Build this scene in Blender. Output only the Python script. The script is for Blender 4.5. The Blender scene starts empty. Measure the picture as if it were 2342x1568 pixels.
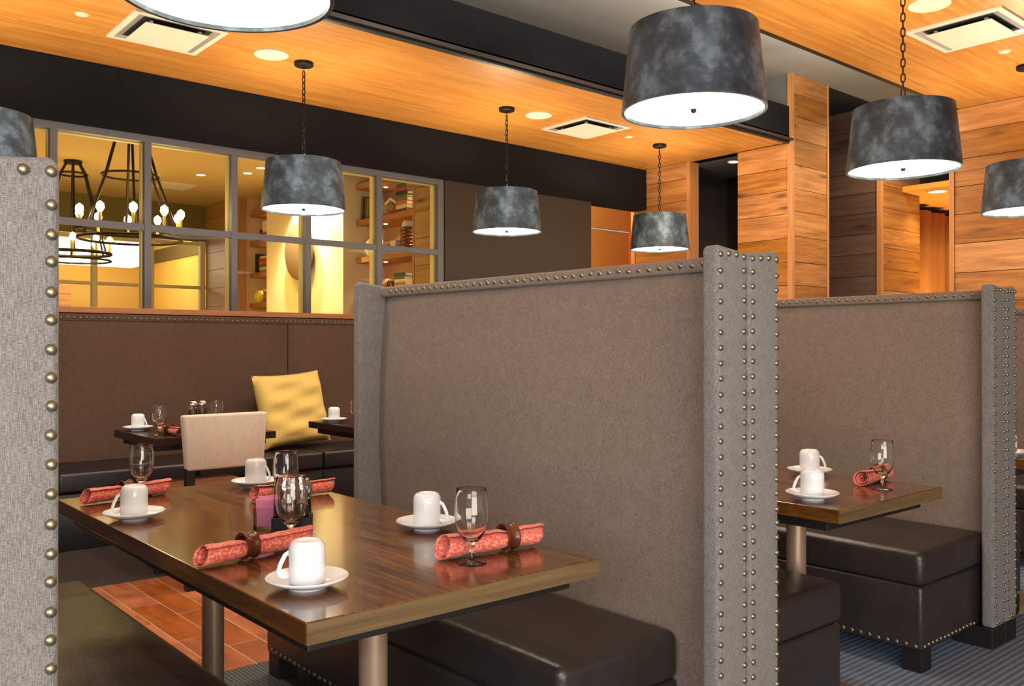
import bpy, bmesh, math, random
from mathutils import Vector, Matrix
random.seed(7)
PI = math.pi
S = bpy.context.scene
COL = S.collection
R = math.radians

# ------------------------------------------------------------------ camera, world, big lights, exposure
cam = bpy.data.cameras.new('camera'); cam_o = bpy.data.objects.new('camera', cam); COL.objects.link(cam_o)
cam.sensor_fit = 'HORIZONTAL'; cam.sensor_width = 36.0; cam.lens = 2037.0 / 2342.0 * 36.0
cam.clip_start = 0.05; cam.clip_end = 60
cam_o.location = (0, 0, 1.25)
cam_o.rotation_euler = (R(90 + 0.248), 0, R(-40.585))
S.camera = cam_o
S.view_settings.view_transform = 'Standard'; S.view_settings.look = 'None'
S.view_settings.gamma = 1.0; S.view_settings.use_curve_mapping = False
S.view_settings.exposure = 0.55
S.cycles.use_denoising = True
S.cycles.max_bounces = 10; S.cycles.diffuse_bounces = 4; S.cycles.glossy_bounces = 4
S.cycles.transmission_bounces = 8; S.cycles.transparent_max_bounces = 12
S.cycles.sample_clamp_indirect = 6.0
S.cycles.caustics_reflective = False; S.cycles.caustics_refractive = False

def srgb(r, g, b):
    f = lambda c: ((c / 255.0) / 12.92) if c / 255.0 <= 0.04045 else (((c / 255.0) + 0.055) / 1.055) ** 2.4
    return (f(r), f(g), f(b))

W = bpy.data.worlds.new('world'); S.world = W; W.use_nodes = True
W.node_tree.nodes['Background'].inputs['Color'].default_value = (*srgb(226, 222, 220), 1)
W.node_tree.nodes['Background'].inputs['Strength'].default_value = 0.40

def light(name, kind, loc, power, color, size=0.1, target=None, size_y=None, spot=None, blend=0.6):
    l = bpy.data.lights.new(name, kind); o = bpy.data.objects.new(name, l); COL.objects.link(o)
    l.energy = power; l.color = color; o.location = loc
    if kind == 'AREA':
        l.shape = 'RECTANGLE' if size_y else 'DISK'; l.size = size
        if size_y: l.size_y = size_y
    elif kind in ('POINT', 'SPOT'):
        l.shadow_soft_size = size
        if kind == 'SPOT': l.spot_size = R(spot); l.spot_blend = blend
    if target is not None:
        d = Vector(target) - Vector(loc); o.rotation_euler = d.to_track_quat('-Z', 'Y').to_euler()
    return o
COOL = (0.86, 0.93, 1.0); WARM = (1.0, 0.70, 0.38); YEL = (1.0, 0.60, 0.13)
FLASH_W, FILL_W, BACK_W = 20.0, 105.0, 62.0
light('camera_flash', 'POINT', (-0.01, 0.0, 1.43), FLASH_W, COOL, 0.03)
light('added_cool_fill', 'AREA', (-3.2, -1.6, 2.1), FILL_W, COOL, 2.4, (2.6, 2.6, 0.9), 1.8)  # unseen cool fill behind the camera, added to even out the flash
light('added_warm_wash', 'AREA', (0.3, -1.8, 2.9), 40.0, (1.0, 0.92, 0.82), 2.4, (2.6, 2.2, 0.4), 1.5)  # unseen warm area light behind the camera, added for ambient bounce
light('added_ceiling_fill', 'AREA', (0.0, -2.4, 0.8), 95.0, (1.0, 0.90, 0.72), 2.8, (2.0, 2.8, 3.2), 1.6)  # low unseen light added behind the camera to brighten the ceilings
light('window_row_added_fill', 'AREA', (3.6, 5.72, 1.6), 42.0, (1.0, 0.84, 0.60), 7.0, (3.6, 5.72, 3.2), 0.8)  # unseen light added below the window-row pendants to lift the ceiling
light('booth_row_added_fill', 'AREA', (5.0, 2.2, 1.6), 36.0, (1.0, 0.84, 0.60), 5.0, (5.0, 2.2, 3.2), 1.2)  # added unseen, brightens the wood ceiling over the booths
for ax in (0.6, 1.9, 3.2, 4.6, 6.0, 7.2):
    light('aisle_added_spot', 'SPOT', (ax, 4.05, 3.86), 85.0, (1.0, 0.86, 0.68), 0.05, (ax, 4.05, 0.0), spot=125, blend=0.9)  # no fixtures here; spots added to brighten the aisle
light('recess_added_spot', 'SPOT', (8.9, 4.1, 3.86), 150.0, (1.0, 0.74, 0.42), 0.06, (9.0, 4.6, 0.0), spot=140, blend=0.9)  # spot without a fixture, added to warm the pier front and recess
light('void_added_fill', 'AREA', (3.8, 3.04, 3.32), 330.0, (1.0, 0.95, 0.88), 7.0, (3.8, 3.04, 3.9), 0.2)  # unseen strip added above the ceiling edge to brighten the upper ceiling
for dx, dy in ((3.979, 10.20), (4.347, 9.75), (4.334, 9.366), (4.326, 9.0), (1.5, 8.2), (3.6, 7.6), (2.2, 11.4), (0.6, 10.0)):  # positions without a downlight fixture are added fill for the room
    light('dining_room_downlight_and_fill', 'SPOT', (dx, dy, 3.22), 42.0, YEL, 0.05, (dx, dy, 0.0), spot=120, blend=0.9)
light('dining_room_added_fill', 'AREA', (2.6, 9.4, 1.0), 36.0, YEL, 2.4, (3.0, 9.3, 3.0), 3.0)  # unseen area light added as yellow fill for the dining room

# ------------------------------------------------------------------ helpers
class MB:
    """collects shapes into one bmesh"""
    def __init__(self): self.bm = bmesh.new()
    def box(self, x0, x1, y0, y1, z0, z1, bev=0.0, seg=2, M=None):
        g = bmesh.ops.create_cube(self.bm, size=1.0)['verts']
        sx, sy, sz = abs(x1 - x0), abs(y1 - y0), abs(z1 - z0)
        c = Vector(((x0 + x1) / 2, (y0 + y1) / 2, (z0 + z1) / 2))
        for v in g:
            v.co = Vector((v.co.x * sx, v.co.y * sy, v.co.z * sz)) + c
        if bev > 0:
            es = list({e for v in g for e in v.link_edges})
            r = bmesh.ops.bevel(self.bm, geom=es, offset=min(bev, sx / 2.02, sy / 2.02, sz / 2.02), segments=seg, profile=0.5, affect='EDGES')
            g = list({v for f in r['faces'] for v in f.verts} | {v for v in g if v.is_valid})
        if M is not None:
            for v in g: v.co = M @ v.co
        return self
    def lathe(self, prof, n=32, c=(0, 0, 0), M=None, cap0=False, cap1=False):
        rings = []
        for (r, z) in prof:
            if r < 1e-6:
                rings.append([self.bm.verts.new((c[0], c[1], c[2] + z))])
            else:
                rings.append([self.bm.verts.new((c[0] + r * math.cos(2 * PI * k / n), c[1] + r * math.sin(2 * PI * k / n), c[2] + z)) for k in range(n)])
        for a, b in zip(rings, rings[1:]):
            if len(a) == 1 and len(b) == 1: continue
            for k in range(n):
                k2 = (k + 1) % n
                if len(a) == 1: self.bm.faces.new((a[0], b[k2], b[k]))
                elif len(b) == 1: self.bm.faces.new((a[k], a[k2], b[0]))
                else: self.bm.faces.new((a[k], a[k2], b[k2], b[k]))
        if cap0 and len(rings[0]) > 1: self.bm.faces.new(list(reversed(rings[0])))
        if cap1 and len(rings[-1]) > 1: self.bm.faces.new(rings[-1])
        if M is not None:
            for rg in rings:
                for v in rg: v.co = M @ v.co
        return self
    def tube(self, pts, rad, n=8, closed=False, sc=None, flat=1.0):
        pts = [Vector(p) for p in pts]; N = len(pts); rings = []
        up = Vector((0, 0, 1)); prev = None
        for i, p in enumerate(pts):
            if closed: t = pts[(i + 1) % N] - pts[(i - 1) % N]
            else: t = pts[min(i + 1, N - 1)] - pts[max(i - 1, 0)]
            t.normalize()
            if prev is None:
                a = t.cross(up)
                if a.length < 1e-3: a = t.cross(Vector((0, 1, 0)))
            else:
                a = prev - t * prev.dot(t)
            a.normalize(); prev = a; b = t.cross(a)
            r = rad * (sc[i] if sc else 1.0)
            rings.append([self.bm.verts.new(p + a * (r * math.cos(2 * PI * k / n)) + b * (r * flat * math.sin(2 * PI * k / n))) for k in range(n)])
        pairs = list(zip(rings, rings[1:])) + ([(rings[-1], rings[0])] if closed else [])
        for a, b in pairs:
            for k in range(n): self.bm.faces.new((a[k], a[(k + 1) % n], b[(k + 1) % n], b[k]))
        if not closed:
            self.bm.faces.new(list(reversed(rings[0]))); self.bm.faces.new(rings[-1])
        return self
    def prism(self, poly, axis, a0, a1):
        """poly: 2-D points, extruded along axis ('x','y','z')"""
        def P(p, a):
            if axis == 'y': return (p[0], a, p[1])
            if axis == 'x': return (a, p[0], p[1])
            return (p[0], p[1], a)
        A = [self.bm.verts.new(P(p, a0)) for p in poly]; B = [self.bm.verts.new(P(p, a1)) for p in poly]
        n = len(poly)
        for k in range(n): self.bm.faces.new((A[k], A[(k + 1) % n], B[(k + 1) % n], B[k]))
        self.bm.faces.new(A); self.bm.faces.new(list(reversed(B)))
        return self
    def grid(self, nx, ny, f):
        V = [[self.bm.verts.new(f(i / nx, j / ny)) for j in range(ny + 1)] for i in range(nx + 1)]
        for i in range(nx):
            for j in range(ny): self.bm.faces.new((V[i][j], V[i + 1][j], V[i + 1][j + 1], V[i][j + 1]))
        return self
    def build(self, name, mat, parent=None, loc=(0, 0, 0), smooth=False, off=None):
        bmesh.ops.recalc_face_normals(self.bm, faces=self.bm.faces)
        me = bpy.data.meshes.new(name)
        if off is not None: bmesh.ops.translate(self.bm, verts=self.bm.verts, vec=-Vector(off))
        self.bm.to_mesh(me); self.bm.free()
        me.materials.append(mat)
        if smooth:
            for p in me.polygons: p.use_smooth = True
            try: me.set_sharp_from_angle(angle=R(smooth if smooth is not True else 40))
            except Exception: pass
        o = bpy.data.objects.new(name, me); COL.objects.link(o)
        o.location = loc if off is None else off
        if parent is not None: o.parent = parent; o.location = loc
        return o

def obj(name, me, parent, loc, rot=None):
    o = bpy.data.objects.new(name, me); COL.objects.link(o); o.parent = parent; o.location = loc
    if rot is not None: o.rotation_euler = rot
    return o
def tag(o, label, cat, group=None, kind=None):
    o['label'] = label; o['category'] = cat
    if group: o['group'] = group
    if kind: o['kind'] = kind
    return o
def thing(name, label, cat, loc=(0, 0, 0), rz=0.0, group=None):
    o = bpy.data.objects.new(name, None); COL.objects.link(o); o.location = loc; o.rotation_euler = (0, 0, rz)
    o.empty_display_size = 0.1
    return tag(o, label, cat, group)
KIDS = {}
def dup(root, loc, rz=None, label=None, group=None):
    """copy a thing, its parts and their sub-parts"""
    def cp(o, par):
        c = o.copy(); COL.objects.link(c); c.parent = par
        for ch in o.children: cp(ch, c)
        return c
    r = cp(root, None); r.location = loc
    if rz is not None: r.rotation_euler = (r.rotation_euler[0], r.rotation_euler[1], rz)
    if label: r['label'] = label
    if group: r['group'] = group
    return r
def struct(name, mb, mat, **k):
    o = mb.build(name, mat, **k); o['kind'] = 'structure'; return o

# ------------------------------------------------------------------ materials
def mat(name, col, rough=0.6, metal=0.0, spec=0.5, **k):
    m = bpy.data.materials.new(name); m.use_nodes = True; b = m.node_tree.nodes['Principled BSDF']
    b.inputs['Base Color'].default_value = (*srgb(*col), 1); b.inputs['Roughness'].default_value = rough
    b.inputs['Metallic'].default_value = metal; b.inputs['Specular IOR Level'].default_value = spec
    for kk, v in k.items(): b.inputs[kk.replace('_', ' ')].default_value = v
    return m
def nodes(m): return m.node_tree.nodes, m.node_tree.links, m.node_tree.nodes['Principled BSDF']
def coords(m, scale=(1, 1, 1), rot=(0, 0, 0), kind='Object', rnd=0.0):
    N, L, _ = nodes(m)
    tc = N.new('ShaderNodeTexCoord'); mp = N.new('ShaderNodeMapping'); mp.inputs['Scale'].default_value = scale
    mp.inputs['Rotation'].default_value = rot
    L.new(tc.outputs[kind], mp.inputs['Vector'])
    if rnd:
        oi = N.new('ShaderNodeObjectInfo'); mu = N.new('ShaderNodeVectorMath'); mu.operation = 'SCALE'
        cx = N.new('ShaderNodeCombineXYZ'); L.new(oi.outputs['Random'], cx.inputs[0]); L.new(oi.outputs['Random'], cx.inputs[1]); L.new(oi.outputs['Random'], cx.inputs[2])
        L.new(cx.outputs[0], mu.inputs[0]); mu.inputs['Scale'].default_value = rnd
        ad = N.new('ShaderNodeVectorMath'); ad.operation = 'ADD'; L.new(mp.outputs[0], ad.inputs[0]); L.new(mu.outputs[0], ad.inputs[1])
        return ad.outputs[0]
    return mp.outputs[0]
def noise(m, vec, scale, detail=4, rough=0.6, dist=0.0):
    N, L, _ = nodes(m); n = N.new('ShaderNodeTexNoise'); n.inputs['Scale'].default_value = scale
    n.inputs['Detail'].default_value = detail; n.inputs['Roughness'].default_value = rough; n.inputs['Distortion'].default_value = dist
    L.new(vec, n.inputs['Vector']); return n.outputs['Fac']
def ramp(m, fac, stops):
    N, L, _ = nodes(m); r = N.new('ShaderNodeValToRGB'); e = r.color_ramp.elements
    while len(e) < len(stops): e.new(0.5)
    for i, (p, c) in enumerate(stops):
        e[i].position = p; e[i].color = (*srgb(*c), 1)
    L.new(fac, r.inputs['Fac']); return r.outputs['Color']
def mixc(m, fac, a, b, mode='MIX'):
    N, L, _ = nodes(m); x = N.new('ShaderNodeMix'); x.data_type = 'RGBA'; x.blend_type = mode
    if isinstance(fac, float): x.inputs[0].default_value = fac
    else: L.new(fac, x.inputs[0])
    for s, v in ((6, a), (7, b)):
        if isinstance(v, tuple): x.inputs[s].default_value = (*srgb(*v), 1)
        else: L.new(v, x.inputs[s])
    return x.outputs[2]
def bump(m, h, strength=0.3, dist=0.01):
    N, L, b = nodes(m); bp = N.new('ShaderNodeBump'); bp.inputs['Strength'].default_value = strength; bp.inputs['Distance'].default_value = dist
    L.new(h, bp.inputs['Height']); L.new(bp.outputs[0], b.inputs['Normal'])
def setcol(m, c):
    N, L, b = nodes(m); L.new(c, b.inputs['Base Color'])
def maprange(m, v, a, b_, c, d):
    N, L, _ = nodes(m); x = N.new('ShaderNodeMapRange'); L.new(v, x.inputs[0])
    for i, t in enumerate((a, b_, c, d)): x.inputs[i + 1].default_value = t
    return x.outputs[0]

def fabric(name, c1, c2, sc=1.0, rough=0.95):
    m = mat(name, c1, rough, spec=0.2)
    v = coords(m, (160 * sc, 160 * sc, 900 * sc)); v2 = coords(m, (900 * sc, 900 * sc, 60 * sc)); v3 = coords(m, (1, 1, 1))
    a = noise(m, v, 1.0, 2); b = noise(m, v2, 1.0, 2); c = noise(m, v3, 26, 6, 0.75)
    N, L, _ = nodes(m); s = N.new('ShaderNodeMath'); s.operation = 'ADD'; L.new(a, s.inputs[0]); L.new(b, s.inputs[1])
    s2 = N.new('ShaderNodeMath'); s2.operation = 'MULTIPLY_ADD'; L.new(c, s2.inputs[0]); s2.inputs[1].default_value = 0.3; L.new(s.outputs[0], s2.inputs[2])
    setcol(m, ramp(m, maprange(m, s2.outputs[0], 0.88, 1.42, 0, 1), [(0.15, c1), (0.85, c2)]))
    bump(m, s.outputs[0], 0.35, 0.002)
    b_ = m.node_tree.nodes['Principled BSDF']; b_.inputs['Sheen Weight'].default_value = 0.12
    return m
LINEN = fabric('grey_linen', (92, 90, 90), (138, 134, 132))
LINEN_BROWN = fabric('brown_linen', (100, 86, 77), (144, 127, 115), 1.2)
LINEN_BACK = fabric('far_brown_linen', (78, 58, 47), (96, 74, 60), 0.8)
CREAM = fabric('cream_fabric', (190, 176, 158), (214, 200, 184), 0.8)
GOLD = fabric('gold_cushion_fabric', (204, 172, 92), (224, 194, 114), 0.8)

def leather(name, col, rough=0.36):
    m = mat(name, col, rough, spec=0.5)
    v = coords(m); a = noise(m, v, 9, 5, 0.65); b = noise(m, v, 220, 2)
    N, L, _ = nodes(m); s = N.new('ShaderNodeMath'); s.operation = 'MULTIPLY_ADD'; L.new(b, s.inputs[0]); s.inputs[1].default_value = 0.12; L.new(a, s.inputs[2])
    bump(m, s.outputs[0], 0.35, 0.012)
    setcol(m, mixc(m, a, tuple(int(x * 0.8) for x in col), tuple(min(255, int(x * 1.2)) for x in col)))
    return m
LEATHER = leather('dark_brown_leather', (44, 38, 37), 0.34)
LEATHER_BACK = leather('black_leather', (28, 25, 25), 0.4)
COGNAC = leather('cognac_leather', (110, 66, 42), 0.5)
BRASS = mat('antique_brass', (136, 130, 108), 0.36, 0.85)
BLACKWOOD = mat('black_stained_wood', (22, 20, 20), 0.45)
CHARCOAL = mat('charcoal_paint', (15, 15, 19), 0.85, spec=0.2)
BROWNWALL = mat('brown_wall_paint', (64, 55, 48), 0.9, spec=0.2)
UPPERGREY = mat('upper_ceiling_paint', (140, 138, 132), 0.9, spec=0.2)
GREYFRAME = mat('grey_window_frame', (92, 93, 99), 0.5)
BEIGEWALL = mat('beige_plaster', (205, 178, 138), 0.9, spec=0.2)
CEILPAINT = mat('cream_ceiling_paint', (196, 168, 118), 0.9, spec=0.2)
PORCELAIN = mat('white_porcelain', (226, 230, 234), 0.12, spec=0.6)
CHROME = mat('polished_chrome', (220, 220, 222), 0.06, 1.0)
STEEL = mat('brushed_bronze_metal', (168, 140, 120), 0.34, 0.45)
IRON = mat('black_iron', (30, 27, 24), 0.5, 0.6)
WHITEPLASTIC = mat('white_ceiling_metal', (206, 196, 180), 0.5)
VENTDARK = mat('dark_duct_interior', (20, 22, 26), 0.8)

def wood(name, dark, mid, light_, along='y', scale=1.0, rough=0.5, rnd=40.0, tone=0.25, knots=True, spec=0.4, aniso=14.0):
    """plank wood; grain runs along an axis, each plank its own tone"""
    m = mat(name, mid, rough, spec=spec)
    sc = {'x': (1, aniso, aniso), 'y': (aniso, 1, aniso), 'z': (aniso, aniso, 1)}[along]
    v = coords(m, tuple(s * scale for s in sc), rnd=rnd)
    a = noise(m, v, 1.6, 8, 0.62, 0.6); b = noise(m, v, 9.0, 3, 0.7)
    col = ramp(m, a, [(0.25, dark), (0.5, mid), (0.78, light_)])
    N, L, B = nodes(m)
    col = mixc(m, maprange(m, b, 0.35, 0.75, 0.0, 0.35), col, dark)
    if rnd and tone:
        oi = N.new('ShaderNodeObjectInfo'); hv = N.new('ShaderNodeHueSaturation')
        L.new(maprange(m, oi.outputs['Random'], 0, 1, 1 - tone, 1 + tone), hv.inputs['Value']); L.new(col, hv.inputs['Color'])
        L.new(maprange(m, oi.outputs['Random'], 0, 1, 1.06, 0.92), hv.inputs['Saturation'])
        col = hv.outputs[0]
    if knots:
        kv = coords(m, tuple(s for s in {'x': (1.2, 5, 5), 'y': (5, 1.2, 5), 'z': (5, 5, 1.2)}[along]), rnd=rnd)
        vo = N.new('ShaderNodeTexVoronoi'); vo.inputs['Scale'].default_value = 1.0; L.new(kv, vo.inputs['Vector'])
        col = mixc(m, maprange(m, vo.outputs['Distance'], 0.03, 0.16, 0.75, 0.0), col, tuple(int(c * 0.45) for c in dark))
    L.new(col, B.inputs['Base Color']); bump(m, a, 0.15, 0.004)
    return m
PLANK_Y = wood('oak_planks_y', (112, 68, 30), (166, 108, 50), (196, 138, 74), 'y')
PLANK_X = wood('oak_planks_x', (112, 68, 30), (166, 108, 50), (196, 138, 74), 'x')
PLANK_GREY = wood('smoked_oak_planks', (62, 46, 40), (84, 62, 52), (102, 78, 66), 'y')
PLANK_ROOM = wood('dining_room_planks', (140, 100, 52), (178, 132, 70), (196, 152, 86), 'y', tone=0.12)
TRIMWOOD = wood('light_oak_trim', (150, 104, 66), (176, 124, 80), (190, 140, 96), 'z', knots=False, tone=0.05)
SHELFWOOD = wood('shelf_oak', (140, 88, 36), (176, 116, 52), (196, 134, 66), 'y', knots=False, tone=0.08)
TILEWOOD = wood('wood_look_tile', (104, 52, 26), (172, 96, 50), (196, 120, 68), 'y', aniso=4.0, scale=1.3, rough=0.45, tone=0.16, knots=False)

def strip_ceiling():
    """thin laminated strips running along X"""
    m = mat('laminated_strip_ceiling', (196, 122, 54), 0.36, spec=0.5); N, L, B = nodes(m)
    tc = N.new('ShaderNodeTexCoord'); mp = N.new('ShaderNodeMapping'); L.new(tc.outputs['Object'], mp.inputs['Vector'])
    br = N.new('ShaderNodeTexBrick'); br.offset = 0.37; br.offset_frequency = 3; br.squash = 1.0
    br.inputs['Scale'].default_value = 1.0; br.inputs['Brick Width'].default_value = 0.62; br.inputs['Row Height'].default_value = 0.028
    br.inputs['Mortar Size'].default_value = 0.0006; br.inputs['Mortar Smooth'].default_value = 0.3; br.inputs['Bias'].default_value = 0.0
    br.inputs['Color1'].default_value = (*srgb(186, 126, 56), 1); br.inputs['Color2'].default_value = (*srgb(210, 152, 76), 1)
    br.inputs['Mortar'].default_value = (*srgb(120, 70, 30), 1)
    L.new(mp.outputs[0], br.inputs['Vector'])
    v = coords(m, (2.2, 34, 34)); a = noise(m, v, 1.0, 5, 0.6)
    col = mixc(m, maprange(m, a, 0.3, 0.75, 0.0, 0.45), br.outputs['Color'], (150, 86, 36))
    v2 = coords(m); c = noise(m, v2, 0.9, 2)
    col = mixc(m, maprange(m, c, 0.3, 0.7, 0.0, 0.25), col, (150, 84, 36))
    L.new(col, B.inputs['Base Color']); bump(m, a, 0.08, 0.003)
    return m
CEILWOOD = strip_ceiling()

def table_wood():
    m = mat('dark_walnut_table', (84, 52, 30), 0.24, spec=0.6); N, L, B = nodes(m)
    v = coords(m, (9, 1.1, 9), rnd=20.0); a = noise(m, v, 2.2, 6, 0.6, 1.4); b = noise(m, coords(m, (60, 2.2, 60), rnd=20.0), 2.0, 4, 0.7)
    wv = N.new('ShaderNodeTexWave'); wv.wave_type = 'BANDS'; wv.bands_direction = 'X'; wv.inputs['Scale'].default_value = 1.5
    wv.inputs['Distortion'].default_value = 7.0; wv.inputs['Detail'].default_value = 3; wv.inputs['Detail Scale'].default_value = 0.8; L.new(v, wv.inputs['Vector'])
    col = ramp(m, a, [(0.28, (64, 36, 13)), (0.52, (110, 66, 22)), (0.76, (146, 96, 38))])
    col = mixc(m, maprange(m, wv.outputs['Fac'], 0.55, 1.0, 0.0, 0.5), col, (44, 26, 17))
    col = mixc(m, maprange(m, b, 0.45, 0.75, 0.0, 0.55), col, (46, 26, 14))
    L.new(col, B.inputs['Base Color']); L.new(maprange(m, a, 0.2, 0.8, 0.16, 0.24), B.inputs['Roughness']); B.inputs['Coat Weight'].default_value = 0.45; B.inputs['Coat Roughness'].default_value = 0.09
    bump(m, b, 0.04, 0.001)
    return m
TABLEWOOD = table_wood()
TABLE_EDGE = wood('table_edge_band', (74, 58, 38), (104, 84, 56), (124, 102, 70), 'x', knots=False, tone=0.0, aniso=30.0, rough=0.35)
TABLEWOOD_DK = mat('ebonised_table', (38, 26, 22), 0.25)

def carpet(name, c1, c2, grid=False):
    m = mat(name, c1, 0.95, spec=0.1); N, L, B = nodes(m)
    v = coords(m)
    sx = N.new('ShaderNodeSeparateXYZ'); L.new(v, sx.inputs[0])
    def wave(axis, per):
        mu = N.new('ShaderNodeMath'); mu.operation = 'MULTIPLY'; mu.inputs[1].default_value = 2 * PI / per; L.new(sx.outputs[axis], mu.inputs[0])
        s = N.new('ShaderNodeMath'); s.operation = 'SINE'; L.new(mu.outputs[0], s.inputs[0]); return s.outputs[0]
    w = wave(1, 0.027)
    if grid:
        g = N.new('ShaderNodeMath'); g.operation = 'MAXIMUM'; L.new(wave(0, 0.016), g.inputs[0]); L.new(wave(1, 0.016), g.inputs[1]); w = g.outputs[0]
    n = noise(m, coords(m, (260, 420, 260)), 1.0, 3)
    f = maprange(m, w, -0.2, 0.9, 0.0, 0.75)
    col = mixc(m, f, c1, c2); col = mixc(m, maprange(m, n, 0.3, 0.8, 0.0, 0.5), col, tuple(int(c * 0.6) for c in c1))
    L.new(col, B.inputs['Base Color']); bump(m, w, 0.2, 0.003)
    return m
CARPET = carpet('blue_grey_striped_carpet', (106, 120, 142), (150, 168, 192))
CARPET_GRID = carpet('grey_checked_carpet', (60, 62, 66), (122, 124, 124), True)
CARPET_DARK = carpet('dark_grey_carpet', (60, 52, 52), (80, 70, 68), True)

def patina():
    m = mat('mottled_gunmetal', (62, 68, 72), 0.5, 0.35); v = coords(m)
    a = noise(m, v, 9, 9, 0.62, 0.0); b = noise(m, v, 40, 4, 0.7)
    col = ramp(m, a, [(0.34, (38, 48, 57)), (0.5, (60, 74, 86)), (0.66, (104, 124, 142))])
    col = mixc(m, maprange(m, b, 0.4, 0.8, 0.0, 0.35), col, (48, 50, 52))
    setcol(m, col); bump(m, b, 0.06, 0.003); return m
PATINA = patina()

def emit(name, col, strength):
    m = bpy.data.materials.new(name); m.use_nodes = True; N = m.node_tree.nodes; L = m.node_tree.links
    N.remove(N['Principled BSDF']); e = N.new('ShaderNodeEmission'); e.inputs[0].default_value = (*col, 1); e.inputs[1].default_value = strength
    L.new(e.outputs[0], N['Material Output'].inputs[0]); return m
DIFFUSER = emit('lit_pendant_diffuser', (1.0, 0.88, 0.66), 4.5)
BULB = emit('lit_candle_bulb', (1.0, 0.82, 0.42), 22.0)
LAMPBOX = emit('lit_lamp_shade', (1.0, 0.90, 0.66), 7.0)
SPOT = emit('lit_downlight', (1.0, 0.88, 0.6), 9.0)
def glass(name, col=(255, 255, 255), rough=0.0):
    return mat(name, col, rough, **{'Transmission_Weight': 1.0, 'IOR': 1.46})
GLASS = glass('clear_drinking_glass')
AMBER = glass('amber_glass', (150, 90, 50))
def pane_mat():
    m = bpy.data.materials.new('thin_window_glass'); m.use_nodes = True; N = m.node_tree.nodes; L = m.node_tree.links
    N.remove(N['Principled BSDF']); t = N.new('ShaderNodeBsdfTransparent'); g = N.new('ShaderNodeBsdfGlossy'); g.inputs['Roughness'].default_value = 0.02
    t.inputs[0].default_value = (0.96, 0.97, 0.95, 1)
    fr = N.new('ShaderNodeFresnel'); fr.inputs[0].default_value = 1.2; mx = N.new('ShaderNodeMixShader')
    L.new(fr.outputs[0], mx.inputs[0]); L.new(t.outputs[0], mx.inputs[1]); L.new(g.outputs[0], mx.inputs[2]); L.new(mx.outputs[0], N['Material Output'].inputs[0]); return m
PANE = pane_mat()

def napkin_mat():
    m = mat('coral_damask', (206, 84, 70), 0.6, spec=0.35); v = coords(m)
    a = noise(m, coords(m, (150, 260, 150)), 1.0, 2); b = noise(m, v, 60, 3)
    N, L, B = nodes(m); s = N.new('ShaderNodeMath'); s.operation = 'GREATER_THAN'; s.inputs[1].default_value = 0.52; L.new(a, s.inputs[0])
    col = mixc(m, s.outputs[0], (208, 96, 82), (238, 146, 128)); setcol(m, mixc(m, maprange(m, b, 0.4, 0.7, 0, 0.3), col, (178, 62, 52)))
    bump(m, a, 0.5, 0.002); B.inputs['Sheen Weight'].default_value = 0.1; return m
NAPKIN = napkin_mat()
RINGWOOD = wood('reddish_ring_wood', (60, 26, 14), (88, 42, 24), (110, 58, 34), 'x', rough=0.22, knots=False)

# ------------------------------------------------------------------ dimensions of the room
ZC = 3.23      # wood ceilings
YW = 6.62      # window wall
YF = 4.79      # fascia / column fronts
XR = 7.66      # right wall plane
ZU = 3.90      # upper ceiling

# ------------------------------------------------------------------ floors
struct('floor', MB().box(2.05, 7.7, -4, 3.33, -0.12, 0.0), CARPET)
struct('floor', MB().box(-3, 2.05, -4, 3.33, -0.12, 0.0), CARPET_GRID)
struct('floor', MB().box(-3, 7.7, 4.93, 6.62, -0.12, 0.0), CARPET_DARK)
struct('floor', MB().box(7.7, 13, 3.3, 9.2, -0.12, 0.0), CARPET_DARK)
struct('floor', MB().box(-1, 7.0, 6.8, 16.6, -0.12, 0.0), CARPET_DARK)
GROUT = mat('pale_grout', (196, 172, 150), 0.9)
tf = struct('floor', MB().box(-3, 7.7, 3.33, 4.93, -0.12, -0.0012), GROUT)
rnd = random.Random(3)
for i in range(-7, 22):
    x0 = 1.386 + 0.142 * (i - 0)
    if x0 < 0.3 or x0 > 4.2: continue
    st = {0: 3.22, 1: 3.02, 2: 3.40}.get(i, 3.33 - rnd.random() * 0.55)
    y = st
    while y < 4.93:
        a, b = max(y, 3.33) + 0.0028, min(y + 0.592, 4.93) - 0.0028
        if b - a > 0.02:
            t = MB().box(x0 + 0.0028, x0 + 0.1392, a, b, -0.012, rnd.uniform(-0.0006, 0.0006)).build('floor_tile', TILEWOOD, tf)
        y += 0.592

# ------------------------------------------------------------------ ceilings and soffits
struct('ceiling', MB().box(-3, XR, YF, YW, ZC, ZC + 0.06), CEILWOOD)
struct('ceiling', MB().box(-3, XR + 0.02, -4, 3.2, ZC, ZC + 0.06), CEILWOOD)
struct('ceiling', MB().box(-3, 12, 2.7, YW, ZU, ZU + 0.06), UPPERGREY)
struct('trim_1', MB().box(-3, XR, YF - 0.004, YF + 0.03, ZC - 0.012, ZC + 0.03), BLACKWOOD)
struct('trim_2', MB().box(-3, XR, YF - 0.03, YF - 0.004, ZC + 0.01, ZC + 0.035), mat('dark_reveal_wood', (44, 28, 22), 0.6))
struct('wall_fascia', MB().box(-3, XR, YF, YF + 0.03, ZC + 0.03, 3.575), CHARCOAL)
struct('trim_3', MB().box(-3, XR + 0.02, 3.2, 3.235, ZC - 0.004, ZC + 0.06), BLACKWOOD)
struct('trim_4', MB().box(-3, XR + 0.02, 3.235, 3.265, ZC + 0.045, ZC + 0.07), mat('red_reveal_wood', (90, 52, 34), 0.6))
struct('wall_soffit', MB().box(-3, XR, YW - 0.02, YW + 0.18, 2.785, ZC), CHARCOAL)
struct('wall_upper_back', MB().box(-3, XR, YW, YW + 0.1, ZC, ZU), UPPERGREY)

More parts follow.
